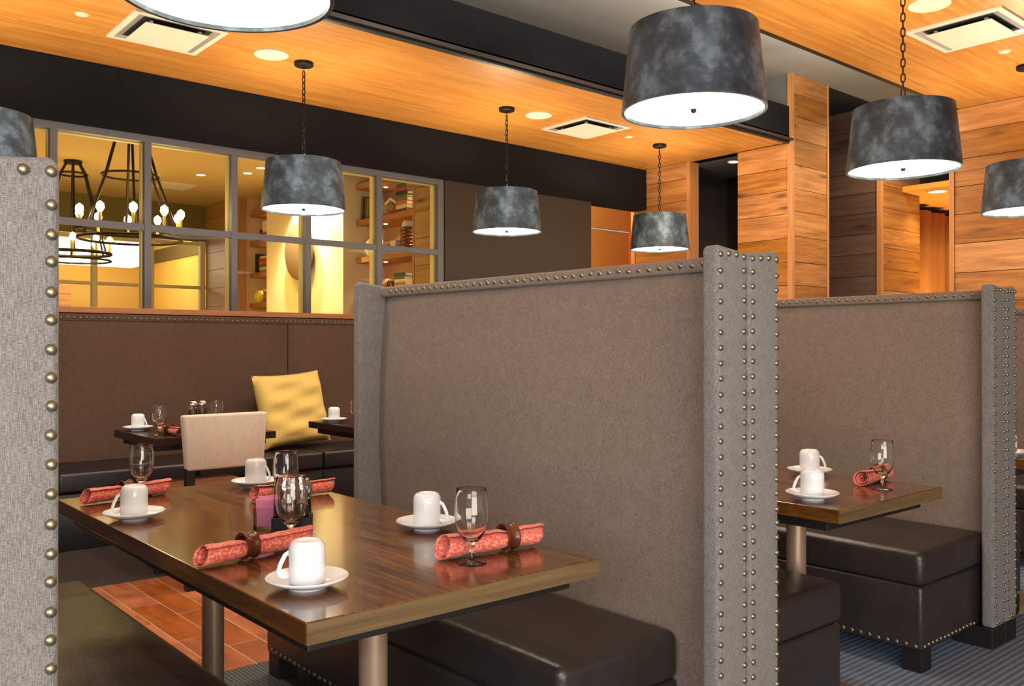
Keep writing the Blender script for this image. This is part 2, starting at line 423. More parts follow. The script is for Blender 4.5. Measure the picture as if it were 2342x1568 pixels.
# ------------------------------------------------------------------ window wall with grid of panes
XM = [0.0, 0.62, 1.57 - 0.325 * 0 - 0.0, 2.196, 2.849, 3.478, 4.16, 4.84]
XM = [-1.05, -0.39, 0.265, 0.92, 1.570, 2.196, 2.849, 3.478, 4.160, 4.815]
ZS, ZM, ZT = 1.53, 2.115, 2.785
struct('wall_back', MB().box(-3, 4.86, YW, YW + 0.16, 0, ZS - 0.045), BROWNWALL)
struct('wall_back', MB().box(4.86, 6.776, YW, YW + 0.16, 0, 2.785), BROWNWALL)
SILL = wood('window_sill_oak', (150, 96, 62), (178, 120, 80), (194, 138, 96), 'x', knots=False, tone=0.0)
struct('trim_5', MB().box(-3, 4.86, YW - 0.03, YW + 0.17, ZS - 0.045, ZS - 0.004, 0.004), SILL)
win = bpy.data.objects.new('window_1', None); COL.objects.link(win); win['kind'] = 'structure'; win.location = (0, YW, 0)
JAMB = mat('room_lit_jamb', (240, 214, 140), 0.5)  # yellow light from the dining room put into the inner frame colour
for i, x in enumerate(XM):
    w = 0.030 if i in (len(XM) - 1,) else 0.024
    MB().box(x - w, x + w, 0.0, 0.05, ZS - 0.004, ZT - 0.05, 0.002).build('mullion', GREYFRAME, win)
    MB().box(x - w + 0.004, x + w - 0.004, 0.09, 0.14, ZS - 0.004, ZT - 0.05, 0.002).build('mullion', JAMB, win)
MB().box(-3, 4.845, 0.0, 0.05, ZT - 0.05, ZT, 0.002).build('top_rail', GREYFRAME, win)
MB().box(-3, 4.845, 0.09, 0.14, ZT - 0.05, ZT, 0.002).build('top_rail', JAMB, win)
for a, b in zip(XM, XM[1:]):
    MB().box(a + 0.024, b - 0.024, 0.005, 0.045, ZM - 0.024, ZM + 0.024, 0.002).build('glazing_bar', GREYFRAME, win)
    MB().box(a + 0.02, b - 0.02, 0.022, 0.028, ZS, ZM - 0.02).build('pane', PANE, win)
    MB().box(a + 0.02, b - 0.02, 0.022, 0.028, ZM + 0.02, ZT - 0.045).build('pane', PANE, win)

# ------------------------------------------------------------------ plank walls
def planks(parent, m, axis, fixed, a0, a1, z0, z1, h=0.235, th=0.018, sgn=-1, seed=1, splits=()):
    """rows of boards on a wall; axis is the direction the boards run"""
    r = random.Random(seed); z = z0
    while z < z1 - 0.01:
        hh = h * r.uniform(0.92, 1.06); zz = min(z + hh, z1)
        cuts = [a0] + sorted(s for s in splits if a0 < s < a1 and r.random() < 0.75) + [a1]
        if not splits and a1 - a0 > 2.2: cuts = [a0, a0 + (a1 - a0) * r.uniform(0.25, 0.75), a1]
        for p, q in zip(cuts, cuts[1:]):
            t = th + r.uniform(0, 0.004)
            f0, f1 = (fixed + sgn * t, fixed) if sgn < 0 else (fixed, fixed + t)
            mb = MB()
            if axis == 'y': mb.box(f0, f1, p + 0.001, q - 0.001, z + 0.0015, zz - 0.0035)
            else: mb.box(p + 0.001, q - 0.001, f0, f1, z + 0.0015, zz - 0.0035)
            mb.build('plank', m, parent)
        z = zz
BACKING = mat('dark_wall_backing', (40, 28, 20), 0.9)
# big wall on the right
w = struct('wall_right', MB().box(XR, XR + 0.14, -4, 3.27, 0, ZC), BACKING)
planks(w, PLANK_Y, 'y', XR, -0.6, 3.24, 0, ZC, seed=11, splits=(1.9, 0.4))
struct('trim_6', MB().box(XR - 0.03, XR + 0.145, 3.24, 3.28, 0, ZC), TRIMWOOD)
# far pier beside the corridor
w = struct('wall_pier_far', MB().box(XR, XR + 0.12, 5.996, YW + 0.16, 0, ZC), BACKING)
planks(w, PLANK_Y, 'y', XR, 6.03, YW + 0.15, 0, ZC, seed=5)
struct('trim_7', MB().box(XR - 0.03, XR + 0.12, 5.985, 6.03, 0, ZC), TRIMWOOD)
struct('trim_8', MB().box(XR - 0.03, XR + 0.1, YW + 0.15, YW + 0.2, 0, ZC), TRIMWOOD)
# near pier: west face and south face
w = struct('wall_pier_near', MB().box(XR, 8.30, YF, 5.386, 0, ZU), BACKING)
planks(w, PLANK_Y, 'y', XR, YF + 0.02, 5.386, 0, ZC, seed=9)
planks(w, PLANK_X, 'x', YF, XR + 0.02, 8.285, 0, ZU, seed=21)
struct('trim_9', MB().box(XR - 0.028, XR + 0.02, YF - 0.028, YF + 0.02, 0, ZU), TRIMWOOD)
struct('trim_10', MB().box(8.285, 8.31, YF - 0.03, YF + 0.01, 0, ZU), TRIMWOOD)
struct('wall_upper_end', MB().box(XR - 0.01, XR, YF + 0.03, 5.09, ZC + 0.06, ZU), mat('grey_green_paint', (92, 94, 92), 0.9))
struct('wall_upper_end', MB().box(XR + 0.0, XR + 0.05, 5.09, YW, ZC + 0.06, ZU), CHARCOAL)
# recess behind the near pier
w = struct('wall_recess', MB().box(9.42, 9.62, YF, 6.86, 0, ZU), BACKING)
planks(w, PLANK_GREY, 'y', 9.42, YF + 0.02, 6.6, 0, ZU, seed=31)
struct('trim_11', MB().box(9.385, 9.44, YF - 0.028, YF + 0.02, 0, ZU), TRIMWOOD)
w = struct('wall_pier_end', MB().box(9.62, 10.33, YF, YF + 0.25, 0, ZU), BACKING)
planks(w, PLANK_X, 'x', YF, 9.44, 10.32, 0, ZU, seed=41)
struct('ceiling', MB().box(8.3, 9.42, YF + 0.005, 6.8, ZU - 0.004, ZU), mat('black_ceiling_paint', (16, 16, 18), 0.9))
struct('wall_recess_end', MB().box(XR + 0.125, 9.42, 6.80, 6.86, 0, ZU), mat('dark_plum_paint', (62, 52, 54), 0.9))
struct('ceiling', MB().box(XR + 0.12, 8.6, 5.386, 6.8, 3.20, 3.23), mat('corridor_black_paint', (46, 42, 44), 0.9))
# amber alcove with curtains
struct('ceiling', MB().box(9.9, 12.0, 2.9, 5.2, 3.0, 3.06), mat('amber_soffit_paint', (214, 150, 60), 0.9))
struct('wall_alcove_front', MB().box(10.33, 12, YF - 0.02, YF, 3.06, ZU), BROWNWALL)
struct('wall_alcove_back', MB().box(10.3, 12.2, 5.2, 5.3, 0, 3.0), BROWNWALL)
struct('wall_alcove_side', MB().box(12.0, 12.1, 2.9, 5.2, 0, 3.0), BROWNWALL)
cur = MB()
def cf(u, v):
    x = 10.34 + 1.5 * u; ph = u * 26
    return (x, 5.0 + 0.045 * math.sin(ph) + 0.02 * math.sin(ph * 2.3 + 1), 0.02 + 2.90 * v)
cur.grid(120, 6, cf)
CURT = fabric('bronze_curtain', (150, 96, 46), (176, 118, 60), 0.6, 0.7)
c = cur.build('curtain', CURT, smooth=True); tag(c, 'pleated bronze curtain lit from below at the end of the plank wall', 'curtain')
sm = c.modifiers.new('thick', 'SOLIDIFY'); sm.thickness = 0.006
light('alcove_floor_light', 'SPOT', (10.9, 4.65, 0.5), 110.0, (1.0, 0.62, 0.22), 0.05, (10.9, 5.0, 1.8), spot=60)
light('alcove_down', 'SPOT', (10.15, 4.45, 2.95), 20.0, (1.0, 0.7, 0.35), 0.05, (10.15, 4.45, 0), spot=120)
light('alcove_bounce', 'AREA', (10.6, 4.2, 1.4), 22.0, (1.0, 0.62, 0.22), 0.7, (10.6, 4.2, 3.0))

# corridor beside the brown wall
OCH = mat('ochre_wall_covering', (176, 120, 60), 0.7)
w = struct('wall_corridor', MB().box(6.6, 10.2, 8.5, 8.6, 0, 2.86), OCH)
MB().box(6.6, 9.46, 8.47, 8.5, 2.875, 3.3).build('upper_panel', OCH, w)
struct('wall_corridor_side', MB().box(6.66, 6.776, YW + 0.16, 8.5, 0, 3.3), BROWNWALL)
struct('wall_corridor_return', MB().box(9.46, 9.5, 7.9, 8.5, 0, 3.3), mat('orange_paint', (190, 108, 52), 0.8))
struct('ceiling', MB().box(6.66, 7.66, YW + 0.18, 8.6, 3.1, 3.15), OCH)
light('corridor_glow', 'AREA', (7.25, 7.4, 3.05), 70.0, (1.0, 0.62, 0.25), 0.6, (8.3, 8.4, 1.6))
light('far_pier_added_spot', 'SPOT', (6.7, 5.3, 3.2), 40.0, (1.0, 0.78, 0.48), 0.1, (7.66, 6.4, 2.2), spot=80, blend=0.9)  # added without a fixture to brighten the far pier
light('wood_wall_added_wash', 'AREA', (6.2, 4.3, 3.1), 30.0, (1.0, 0.74, 0.46), 1.6, (7.8, 5.0, 1.4))  # unseen warm light added for the plank piers

# ------------------------------------------------------------------ private dining room behind the windows
XB = 4.95; YB = 12.48; ZB = 3.25
def room_planks(y0, y1, seed):
    w = struct('wall_dining_right', MB().box(XB, XB + 0.08, y0, y1, 0, ZB), BACKING)
    planks(w, PLANK_ROOM, 'y', XB, y0 + 0.02, y1 - 0.02, 0.3, ZB, seed=seed, h=0.25)
room_planks(6.785, 7.235, 51); room_planks(11.41, YB, 53)
struct('trim_12', MB().box(XB - 0.02, XB + 0.1, 7.225, 7.255, 0, ZB), TRIMWOOD)
struct('trim_13', MB().box(XB - 0.02, XB + 0.1, 11.39, 11.42, 0, ZB), TRIMWOOD)
PLASTER_W = mat('ivory_panel', (232, 214, 172), 0.85)
# centre panel between the shelf niches
struct('wall_dining_panel', MB().box(XB, XB + 0.6, 8.627, 10.53, 0, ZB), PLASTER_W)
NICHE = mat('niche_plaster', (206, 168, 128), 0.9)
struct('wall_niche_back', MB().box(5.48, 5.55, 7.2, 8.627, 0, ZB), NICHE)
struct('wall_niche_back', MB().box(5.48, 5.55, 10.53, 11.42, 0, ZB), NICHE)
struct('wall_niche_side', MB().box(XB + 0.08, 5.55, 11.42, 11.5, 0, ZB), NICHE)
struct('wall_niche_side', MB().box(XB + 0.08, 5.55, 7.14, 7.225, 0, ZB), NICHE)
struct('ceiling', MB().box(-1, 7.0, YW + 0.16, YB + 0.1, ZB, ZB + 0.05), CEILPAINT)
struct('wall_dining_left', MB().box(-1.05, -1.0, YW + 0.16, YB, 0, ZB), BEIGEWALL)
# back wall with glazed partition
BW = mat('olive_beige_wall', (108, 96, 50), 0.9)
struct('wall_dining_back', MB().box(-1, XB + 0.1, YB, YB + 0.1, 2.75, ZB), BW)
struct('wall_dining_back', MB().box(-1, XB + 0.1, YB, YB + 0.1, 0, 1.2), BW)
win2 = bpy.data.objects.new('window_2', None); COL.objects.link(win2); win2['kind'] = 'structure'; win2.location = (0, YB, 0)
IVORY = mat('ivory_frame', (206, 190, 150), 0.6)
for x in (1.9, 2.7, 3.457, 4.188, 4.90):
    MB().box(x - 0.035, x + 0.035, 0, 0.08, 1.2, 2.75, 0.003).build('mullion', IVORY, win2)
for z in (1.2, 2.09, 2.71):
    MB().box(1.86, XB, 0.002, 0.078, z - 0.02, z + 0.02, 0.003).build('glazing_bar', IVORY, win2)
struct('wall_dining_back', MB().box(-1, 1.86, YB, YB + 0.1, 1.2, 2.75), BW)
# hall beyond the partition
HALL = mat('hall_ochre_wall', (196, 158, 82), 0.9)
struct('wall_hall_back', MB().box(0, 7.5, 16.5, 16.6, 0, 3.3), HALL)
w = struct('wall_hall_left', MB().box(3.2, 3.95, 15.6, 15.7, 0, 2.33), BACKING)
planks(w, PLANK_X, 'x', 15.6, 3.2, 3.95, 0.9, 2.32, seed=71, h=0.25)
struct('ceiling', MB().box(-1, 7.5, YB + 0.1, 16.6, 3.3, 3.35), CEILPAINT)
struct('wall_hall_side', MB().box(5.55, 5.62, 13.9, 16.5, 0, 2.75), mat('honey_panel', (226, 184, 90), 0.7))
struct('wall_hall_side', MB().box(5.52, 5.62, 13.9, 16.5, 2.75, 2.98), mat('olive_band', (96, 82, 44), 0.7))
struct('wall_hall_side', MB().box(5.55, 5.62, 13.9, 16.5, 2.98, 3.3), mat('honey_panel_top', (226, 184, 90), 0.7))
light('hall_ceiling_light', 'AREA', (4.2, 14.8, 3.25), 26.0, YEL, 1.8, (4.2, 14.8, 0))
light('hall_cove', 'POINT', (5.25, 14.2, 3.1), 6.0, (1, 0.7, 0.2), 0.1)
# rectangular lit shades in the hall
lb = thing('box_pendant_lamp', 'long white lit rectangular shade hanging beyond the glazed partition', 'lamp', (3.95, 14.9, 2.55))
MB().box(-0.95, 0.85, -0.45, 0.35, 0.0, 0.34, 0.02).build('lamp_shade', LAMPBOX, lb)
for sx in (-0.6, 0.5): MB().tube([(sx, 0, 0.34), (sx, 0, 0.75)], 0.008).build('suspension_rod', IRON, lb)
cb = thing('service_cabinet', 'dark low service cabinet in the hall beyond the glazed partition', 'cabinet', (4.75, 15.4, 0))
MB().box(-0.75, 0.72, 0, 0.5, 0.0, 1.75, 0.01).build('body', mat('dark_lacquer', (58, 48, 30), 0.25), cb)
for k, px in enumerate((-0.35, 0.1, 0.5)):
    MB().tube([(px, -0.02, 1.3), (px, -0.02, 1.62)], 0.012).build('handle', CHROME, cb)

# downlights of the dining room ceiling
dl_me = None
def downlight(x, y, z, r, label):
    t = thing('recessed_downlight', label, 'ceiling light', (x, y, z))
    MB().lathe([(r * 1.25, 0), (r * 1.25, -0.006), (r, -0.008), (r * 0.96, 0.0)], 24).build('trim_ring', WHITEPLASTIC, t)
    MB().lathe([(0, -0.003), (r * 0.97, -0.003)], 24).build('lamp_face', SPOT, t)
    return t
for i, (x, y) in enumerate([(3.979, 10.20), (4.347, 9.75), (4.334, 9.366), (4.326, 9.0)]):
    downlight(x, y, ZB, 0.05, ['lit ceiling downlight nearest the square ceiling grille beyond the glass',
        'lit ceiling downlight beyond the glass, leftmost of the three running to the pendant shade',
        'lit ceiling downlight beyond the glass, middle of the three running to the pendant shade',
        'lit ceiling downlight beyond the glass, partly behind the pendant shade'][i])
vt = thing('ceiling_grille', 'cream square ceiling grille seen through the dining room windows', 'vent', (3.995, 11.1, ZB))
MB().box(-0.22, 0.22, -0.22, 0.22, -0.012, 0.0, 0.003).build('frame', WHITEPLASTIC, vt)
for k in range(7): MB().box(-0.18, 0.18, -0.18 + k * 0.056, -0.15 + k * 0.056, -0.02, -0.012).build('slat', WHITEPLASTIC, vt)
tag(MB().lathe([(0, -0.012), (0.06, -0.01), (0.075, 0)], 24).build('smoke_detector', WHITEPLASTIC, loc=(3.60, 10.6, ZB), smooth=True), 'round cream ceiling disc beside the square grille beyond the glass', 'ceiling disc')
downlight(10.15, 4.49, 3.0, 0.09, 'lit downlight in the amber soffit between the plank walls')
downlight(7.87, 5.60, 3.20, 0.05, 'lit downlight in the dark ceiling of the gap between plank piers')

# oval disc on the lit panel
d = thing('wall_disc', 'large round stone-coloured disc standing off the brightly lit ivory panel', 'wall art', (XB - 0.07, 9.53, 2.373))
Mx = Matrix.Rotation(R(90), 4, 'Y')
MB().lathe([(0, -0.02), (0.31, -0.02), (0.335, -0.012), (0.34, 0.0), (0.335, 0.012), (0.31, 0.02), (0, 0.02)], 64, M=Mx).build('disc', mat('stone_disc', (124, 98, 62), 0.9), d, smooth=True)
MB().lathe([(0.04, 0.02), (0.04, 0.068)], 16, M=Mx).build('mount', IRON, d)
light('panel_wallwash', 'SPOT', (4.70, 9.50, 3.22), 200.0, (1.0, 0.94, 0.70), 0.03, (4.97, 9.50, 1.7), spot=85)
light('panel_wallwash', 'SPOT', (4.62, 8.9, 3.22), 100.0, (1.0, 0.92, 0.66), 0.04, (4.98, 8.95, 2.2), spot=70)

# shelves
SH = {}
def shelf(y0, y1, z, label):
    t = thing('wall_shelf', label, 'shelf', (5.11, (y0 + y1) / 2, z - 0.06))
    hw = (y1 - y0) / 2
    MB().box(0, 0.37, -hw, hw, 0, 0.06, 0.003).build('board', SHELFWOOD, t)
    for yy in ((-hw + 0.28), hw - 0.35):
        MB().lathe([(0, -0.004), (0.02, -0.004), (0.024, 0)], 14, c=(0.16, yy, 0)).build('puck_light', SPOT, t)
    for yy in (-hw + 0.28, hw - 0.35):
        light('shelf_light', 'SPOT', (5.27, (y0 + y1) / 2 + yy, z - 0.07), 3.2, (1.0, 0.78, 0.4), 0.02, (5.36, (y0 + y1) / 2 + yy, z - 1), spot=130)
    return t
ORD = ['topmost', 'second', 'third', 'lowest']
for k, z in enumerate((3.05, 2.65, 2.235, 1.83)):
    shelf(7.255, 8.62, z, ORD[k] + ' lit oak shelf to the right of the ivory panel')
    shelf(10.54, 11.385, z, ORD[k] + ' lit oak shelf to the left of the ivory panel')

# books and ornaments on the shelves
BOOKC = {'green': (64, 92, 58), 'red': (176, 60, 40), 'olive': (110, 104, 56), 'grey': (120, 116, 108), 'cream': (214, 200, 160), 'tan': (170, 130, 80),
         'brown': (96, 62, 40), 'black': (36, 32, 30), 'orange': (196, 108, 44), 'pink': (200, 150, 140), 'white': (226, 218, 200)}
BM = {k: mat('book_' + k, v, 0.6) for k, v in BOOKC.items()}
PAGES = mat('book_pages', (222, 208, 176), 0.8)
def book(cn, w, h, d, loc, rz, label, lean=0.0, flat=True):
    """w thickness, h long side, d depth"""
    t = thing('book', label, 'book', loc, rz, None)
    M = Matrix.Rotation(lean, 4, 'X')
    if flat:
        MB().box(0.004, d - 0.004, -h / 2 + 0.004, h / 2 - 0.004, 0.004, w - 0.004).build('pages', PAGES, t)
        m = MB().box(0, d, -h / 2, h / 2, 0, 0.004).box(0, d, -h / 2, h / 2, w - 0.004, w).box(0, 0.004, -h / 2, h / 2, 0.004, w - 0.004)
        m.build('cover', BM[cn], t)
    else:
        MB().box(0.006, d - 0.004, -w / 2 + 0.004, w / 2 - 0.004, 0.0, h - 0.004, M=M).build('pages', PAGES, t)
        m = MB().box(0, d, -w / 2, -w / 2 + 0.004, 0, h, M=M).box(0, d, w / 2 - 0.004, w / 2, 0, h, M=M).box(0, 0.005, -w / 2 + 0.004, w / 2 - 0.004, 0, h, M=M)
        m.build('cover', BM[cn], t)
    return t
POS = ['lowest', 'second from the bottom', 'third from the bottom', 'fourth from the bottom', 'fifth from the bottom', 'sixth from the bottom', 'seventh from the bottom', 'eighth from the bottom']
def stack(y, z, cols, where, grp, x=5.16, hs=0.24):
    r = random.Random(int(y * 100 + z * 10)); zz = z
    for i, cn in enumerate(cols):
        w = r.uniform(0.028, 0.042); pos = 'top' if i == len(cols) - 1 else POS[i]
        b = book(cn, w, hs * r.uniform(0.85, 1.05), 0.17, (x, y + r.uniform(-0.008, 0.008), zz), r.uniform(-0.05, 0.05),
                 f'{cn} book, {pos} of {where}')
        b['group'] = grp; zz += w
stack(7.80, 2.65, ['brown', 'cream', 'orange', 'grey', 'olive', 'black', 'red', 'green'], 'the right-end stack, second right-hand shelf', 'books on the second right-hand shelf', hs=0.22)
stack(8.05, 2.235, ['olive', 'tan', 'red', 'pink'], 'the stack mid third right-hand shelf', 'books on the third right-hand shelf')
stack(7.90, 2.235, ['grey', 'cream', 'white', 'white'], 'the stack beside the beaded jar', 'books on the third right-hand shelf', x=5.12, hs=0.10)
stack(7.83, 1.83, ['brown', 'cream', 'tan', 'white', 'olive', 'green'], 'the right-end stack, lowest right-hand shelf', 'books on the lowest right-hand shelf', hs=0.2)
stack(8.53, 1.83, ['white', 'green', 'orange', 'orange'][:3], 'the left-end stack, lowest right-hand shelf', 'books on the lowest right-hand shelf')
for i, cn in enumerate(['olive', 'black', 'brown', 'grey', 'green']):
    book(cn, 0.032, 0.27 - 0.012 * i, 0.17, (5.16, 8.60 - i * 0.04, 2.65), 0, f'{cn} book leaning in the upright row, second right-hand shelf', lean=R(6), flat=False)['group'] = 'books on the second right-hand shelf'
stack(8.27, 2.65, ['pink', 'grey', 'white'], 'the stack left of the terracotta bowl', 'books on the second right-hand shelf', hs=0.2)
stack(11.05, 2.235, ['tan', 'cream', 'olive', 'orange', 'red', 'cream'], 'the stack on the third left-hand shelf', 'books on the third left-hand shelf', hs=0.34)
book('black', 0.045, 0.26, 0.17, (5.16, 11.30, 2.235), 0, 'black book standing upright on the third left-hand shelf', flat=False)
stack(11.08, 2.65, ['cream', 'tan', 'red'], 'the stack on the second left-hand shelf', 'books on the second left-hand shelf', hs=0.24)
stack(10.98, 1.83, ['grey', 'red', 'tan', 'olive', 'cream'], 'the stack on the lowest left-hand shelf', 'books on the lowest left-hand shelf', hs=0.2)
def lathe_thing(name, prof, m, loc, label, cat, n=24):
    o = MB().lathe(prof, n).build(name, m, loc=loc, smooth=True); return tag(o, label, cat)
TERRA = mat('terracotta_glaze', (150, 92, 60), 0.4)
lathe_thing('bowl', [(0, 0), (0.06, 0), (0.11, 0.05), (0.12, 0.10), (0.112, 0.10), (0.10, 0.05), (0.05, 0.012), (0, 0.012)], TERRA, (5.26, 8.02, 2.65), 'round terracotta bowl under an open book on the second right-hand shelf', 'bowl')
ob = thing('open_book', 'white open book lying face down on the terracotta bowl', 'book', (5.26, 8.02, 2.752), 0.1)
MB().prism([(-0.095, 0.0), (0, 0.055), (0.095, 0.0), (0.095, 0.022), (0, 0.078), (-0.095, 0.022)], 'x', -0.1, 0.1).build('pages', PAGES, ob)
MB().prism([(-0.099, 0.023), (0, 0.079), (0.099, 0.023), (0.099, 0.027), (0, 0.084), (-0.099, 0.027)], 'x', -0.105, 0.105).build('cover', BM['white'], ob)
BOTTLEP = [(0, 0), (0.035, 0), (0.036, 0.12), (0.03, 0.15), (0.012, 0.19), (0.012, 0.23), (0.014, 0.235), (0, 0.235)]
lathe_thing('bottle', BOTTLEP, GLASS, (5.22, 8.28, 2.235), 'clear glass bottle at the left of the third right-hand shelf', 'bottle')
lathe_thing('bottle', BOTTLEP, GLASS, (5.3, 7.97, 1.83), 'taller clear bottle behind the stack on the lowest right-hand shelf', 'bottle')
lathe_thing('bottle', [(r * 0.9, z * 0.6) for r, z in BOTTLEP], GLASS, (5.16, 8.03, 1.83), 'small clear bottle before the stack on the lowest right-hand shelf', 'bottle')
jar = thing('beaded_jar', 'brown beaded jar with pale rounded lid on the third right-hand shelf', 'jar', (5.2, 7.73, 2.235))
MB().lathe([(0, 0)] + [(0.075 + 0.012 * (k % 2), 0.01 + 0.018 * k) for k in range(14)] + [(0.05, 0.26), (0, 0.26)], 24).build('body', mat('brown_beads', (120, 70, 54), 0.25), jar, smooth=True)
MB().lathe([(0.06, 0.26), (0.065, 0.28), (0.05, 0.32), (0, 0.33)], 24).build('lid', BM['white'], jar, smooth=True)
lathe_thing('vase', [(0, 0), (0.05, 0), (0.09, 0.08), (0.07, 0.17), (0.03, 0.21), (0.035, 0.24), (0.03, 0.24), (0, 0.2)], BM['cream'], (5.2, 8.42, 2.235), 'cream rounded vase at the left end of the third right-hand shelf', 'vase')
lathe_thing('bowl', [(0, 0.16), (0.05, 0.155), (0.1, 0.11), (0.115, 0.05), (0.105, 0.0), (0, 0.0)], TERRA, (5.28, 8.2, 1.83), 'rounded brown gourd on the lowest right-hand shelf', 'ornament')
lathe_thing('bottle', [(r * 1.3, z * 1.15) for r, z in BOTTLEP], AMBER, (5.24, 10.86, 2.65), 'brown glass bottle at the right end of the second left-hand shelf', 'bottle')
tag(MB().box(-0.06, 0.06, -0.1, 0.1, 0, 0.16, 0.004).build('candle_block', BM['white'], loc=(5.24, 11.05, 2.76)), 'white block candle on the books of the second left-hand shelf', 'candle')
lathe_thing('round_ornament', [(0, 0), (0.05, 0.0), (0.095, 0.06), (0.095, 0.11), (0.05, 0.165), (0, 0.175)], mat('yellow_glaze', (206, 190, 60), 0.3), (5.18, 11.2, 1.83), 'yellow and green ball ornament on the lowest left-hand shelf', 'ornament')
lathe_thing('round_ornament', [(0, 0), (0.06, 0.0), (0.065, 0.05), (0.04, 0.10), (0.015, 0.15), (0.02, 0.17), (0, 0.18)], IRON, (5.24, 11.33 - 0.04 + 0.02 - 0.0 + 0.0, 2.65), 'dark squat ornament at the left end of the second left-hand shelf', 'ornament')

# chandeliers
def chandelier(loc_xy, ztop, zring, rad, label, zh, hr):
    t = thing('ring_chandelier', label, 'chandelier', (loc_xy[0], loc_xy[1], zring))
    H = ztop - zring
    MB().lathe([(0, H), (0.09, H), (0.09, H - 0.03), (0, H - 0.03)], 24).build('canopy', IRON, t)
    MB().tube([(rad * math.cos(a), rad * math.sin(a), 0) for a in [2 * PI * k / 40 for k in range(40)]], 0.018, 8, True).build('ring', IRON, t)
    MB().tube([(rad * math.cos(a), rad * math.sin(a), -0.075) for a in [2 * PI * k / 40 for k in range(40)]], 0.012, 8, True).build('ring', IRON, t)
    MB().tube([(hr * math.cos(a), hr * math.sin(a), zh) for a in [2 * PI * k / 32 for k in range(32)]], 0.011, 8, True).build('hoop', IRON, t)
    for k in range(6):
        a = 2 * PI * (k + 0.3) / 6; c, s = math.cos(a), math.sin(a)
        MB().tube([(0.07 * c, 0.07 * s, H - 0.02), (hr * c, hr * s, zh), (rad * 0.96 * c, rad * 0.96 * s, 0)], 0.011, 6).build('rod', IRON, t)
    for k in range(10):
        a = 2 * PI * (k + 0.1) / 10; c, s = math.cos(a) * rad, math.sin(a) * rad
        cn = MB().lathe([(0, 0), (0.013, 0), (0.013, 0.09), (0, 0.09)], 12, c=(c, s, 0.01)).build('candle_sleeve', mat_candle, t)
        MB().lathe([(0, 0.10), (0.018, 0.105), (0.033, 0.135), (0.028, 0.168), (0, 0.19)], 14, c=(c, s, 0)).build('bulb', BULB, cn, smooth=True)
    l = light('chandelier_glow', 'POINT', (loc_xy[0], loc_xy[1], zring + 0.16), 9.0, YEL, 0.25)
    return t
mat_candle = mat('candle_sleeve_cream', (214, 186, 90), 0.5)
chandelier((2.457, 7.85), ZB, 2.237, 0.41, 'large black iron ring chandelier with candle bulbs nearest the window', 0.463, 0.223)
chandelier((2.64, 10.337), ZB, 2.255, 0.376, 'smaller-looking black iron ring chandelier further back at left', 0.85, 0.14)

# ------------------------------------------------------------------ fittings of the wood ceilings
def air_diffuser(x, y, label):
    t = thing('air_diffuser', label, 'vent', (x, y, ZC)); h = 0.285
    m = MB()
    for (a, b, c, d_) in ((-h, h, -h, -h + 0.035), (-h, h, h - 0.035, h), (-h, -h + 0.035, -h + 0.035, h - 0.035), (h - 0.035, h, -h + 0.035, h - 0.035)):
        m.box(a, b, c, d_, -0.012, 0.0)
    m.build('frame', WHITEPLASTIC, t)
    MB().box(-h + 0.035, h - 0.035, -h + 0.035, h - 0.035, -0.002, -0.0005).build('throat', VENTDARK, t)
    m = MB(); k = h - 0.035; k2 = h - 0.075
    A = [m.bm.verts.new((sx * k, sy * k, -0.010)) for sx, sy in ((-1, -1), (1, -1), (1, 1), (-1, 1))]
    B = [m.bm.verts.new((sx * k2, sy * k2, -0.003)) for sx, sy in ((-1, -1), (1, -1), (1, 1), (-1, 1))]
    for i in range(4): m.bm.faces.new((A[i], A[(i + 1) % 4], B[(i + 1) % 4], B[i]))
    m.build('inner_flare', mat('grey_flare', (150, 150, 156), 0.4, 0.3) if 'grey_flare' not in bpy.data.materials else bpy.data.materials['grey_flare'], t)
    MB().box(-0.195, 0.195, -0.195, 0.195, -0.032, -0.026, 0.004).build('face_plate', WHITEPLASTIC, t)
    for sx, sy in ((-0.15, -0.15), (0.15, 0.15), (-0.15, 0.15), (0.15, -0.15)):
        MB().box(sx - 0.01, sx + 0.01, sy - 0.01, sy + 0.01, -0.026, -0.002).build('bracket', WHITEPLASTIC, t)
air_diffuser(2.0, 5.68, 'white square air diffuser in the wood ceiling beside the cut-off nearest lamp')
air_diffuser(5.74, 5.67, 'white square air diffuser at the far end of the left wood ceiling')
air_diffuser(5.80, 2.355, 'white square air diffuser in the right-hand wood ceiling')
def speaker(x, y, r, label, name='ceiling_speaker', cat='ceiling speaker'):
    t = thing(name, label, cat, (x, y, ZC))
    MB().lathe([(r, 0), (r, -0.006), (r * 0.94, -0.009), (r * 0.92, -0.005)], 40).build('rim', WHITEPLASTIC, t, smooth=True)
    MB().lathe([(0, -0.006), (r * 0.93, -0.005)], 40).build('grille', WHITEPLASTIC, t)
speaker(2.68, 5.635, 0.115, 'round white ceiling speaker beside the canopy of the nearest window-side pendant')
speaker(5.12, 5.625, 0.115, 'round white ceiling speaker between the middle pendant and the far air diffuser')
speaker(5.18, 2.335, 0.115, 'round white ceiling speaker in the right-hand wood ceiling')
for x, y, l in ((1.5, 5.69, 'small cream ceiling disc near the top left air diffuser'), (6.30, 5.66, 'small cream ceiling disc right of the far air diffuser'), (6.39, 2.38, 'small cream ceiling disc on the right-hand ceiling by its air diffuser')):
    tag(MB().lathe([(0, -0.007), (0.034, -0.006), (0.038, 0)], 24).build('ceiling_disc', WHITEPLASTIC, loc=(x, y, ZC), smooth=True), l, 'ceiling disc')

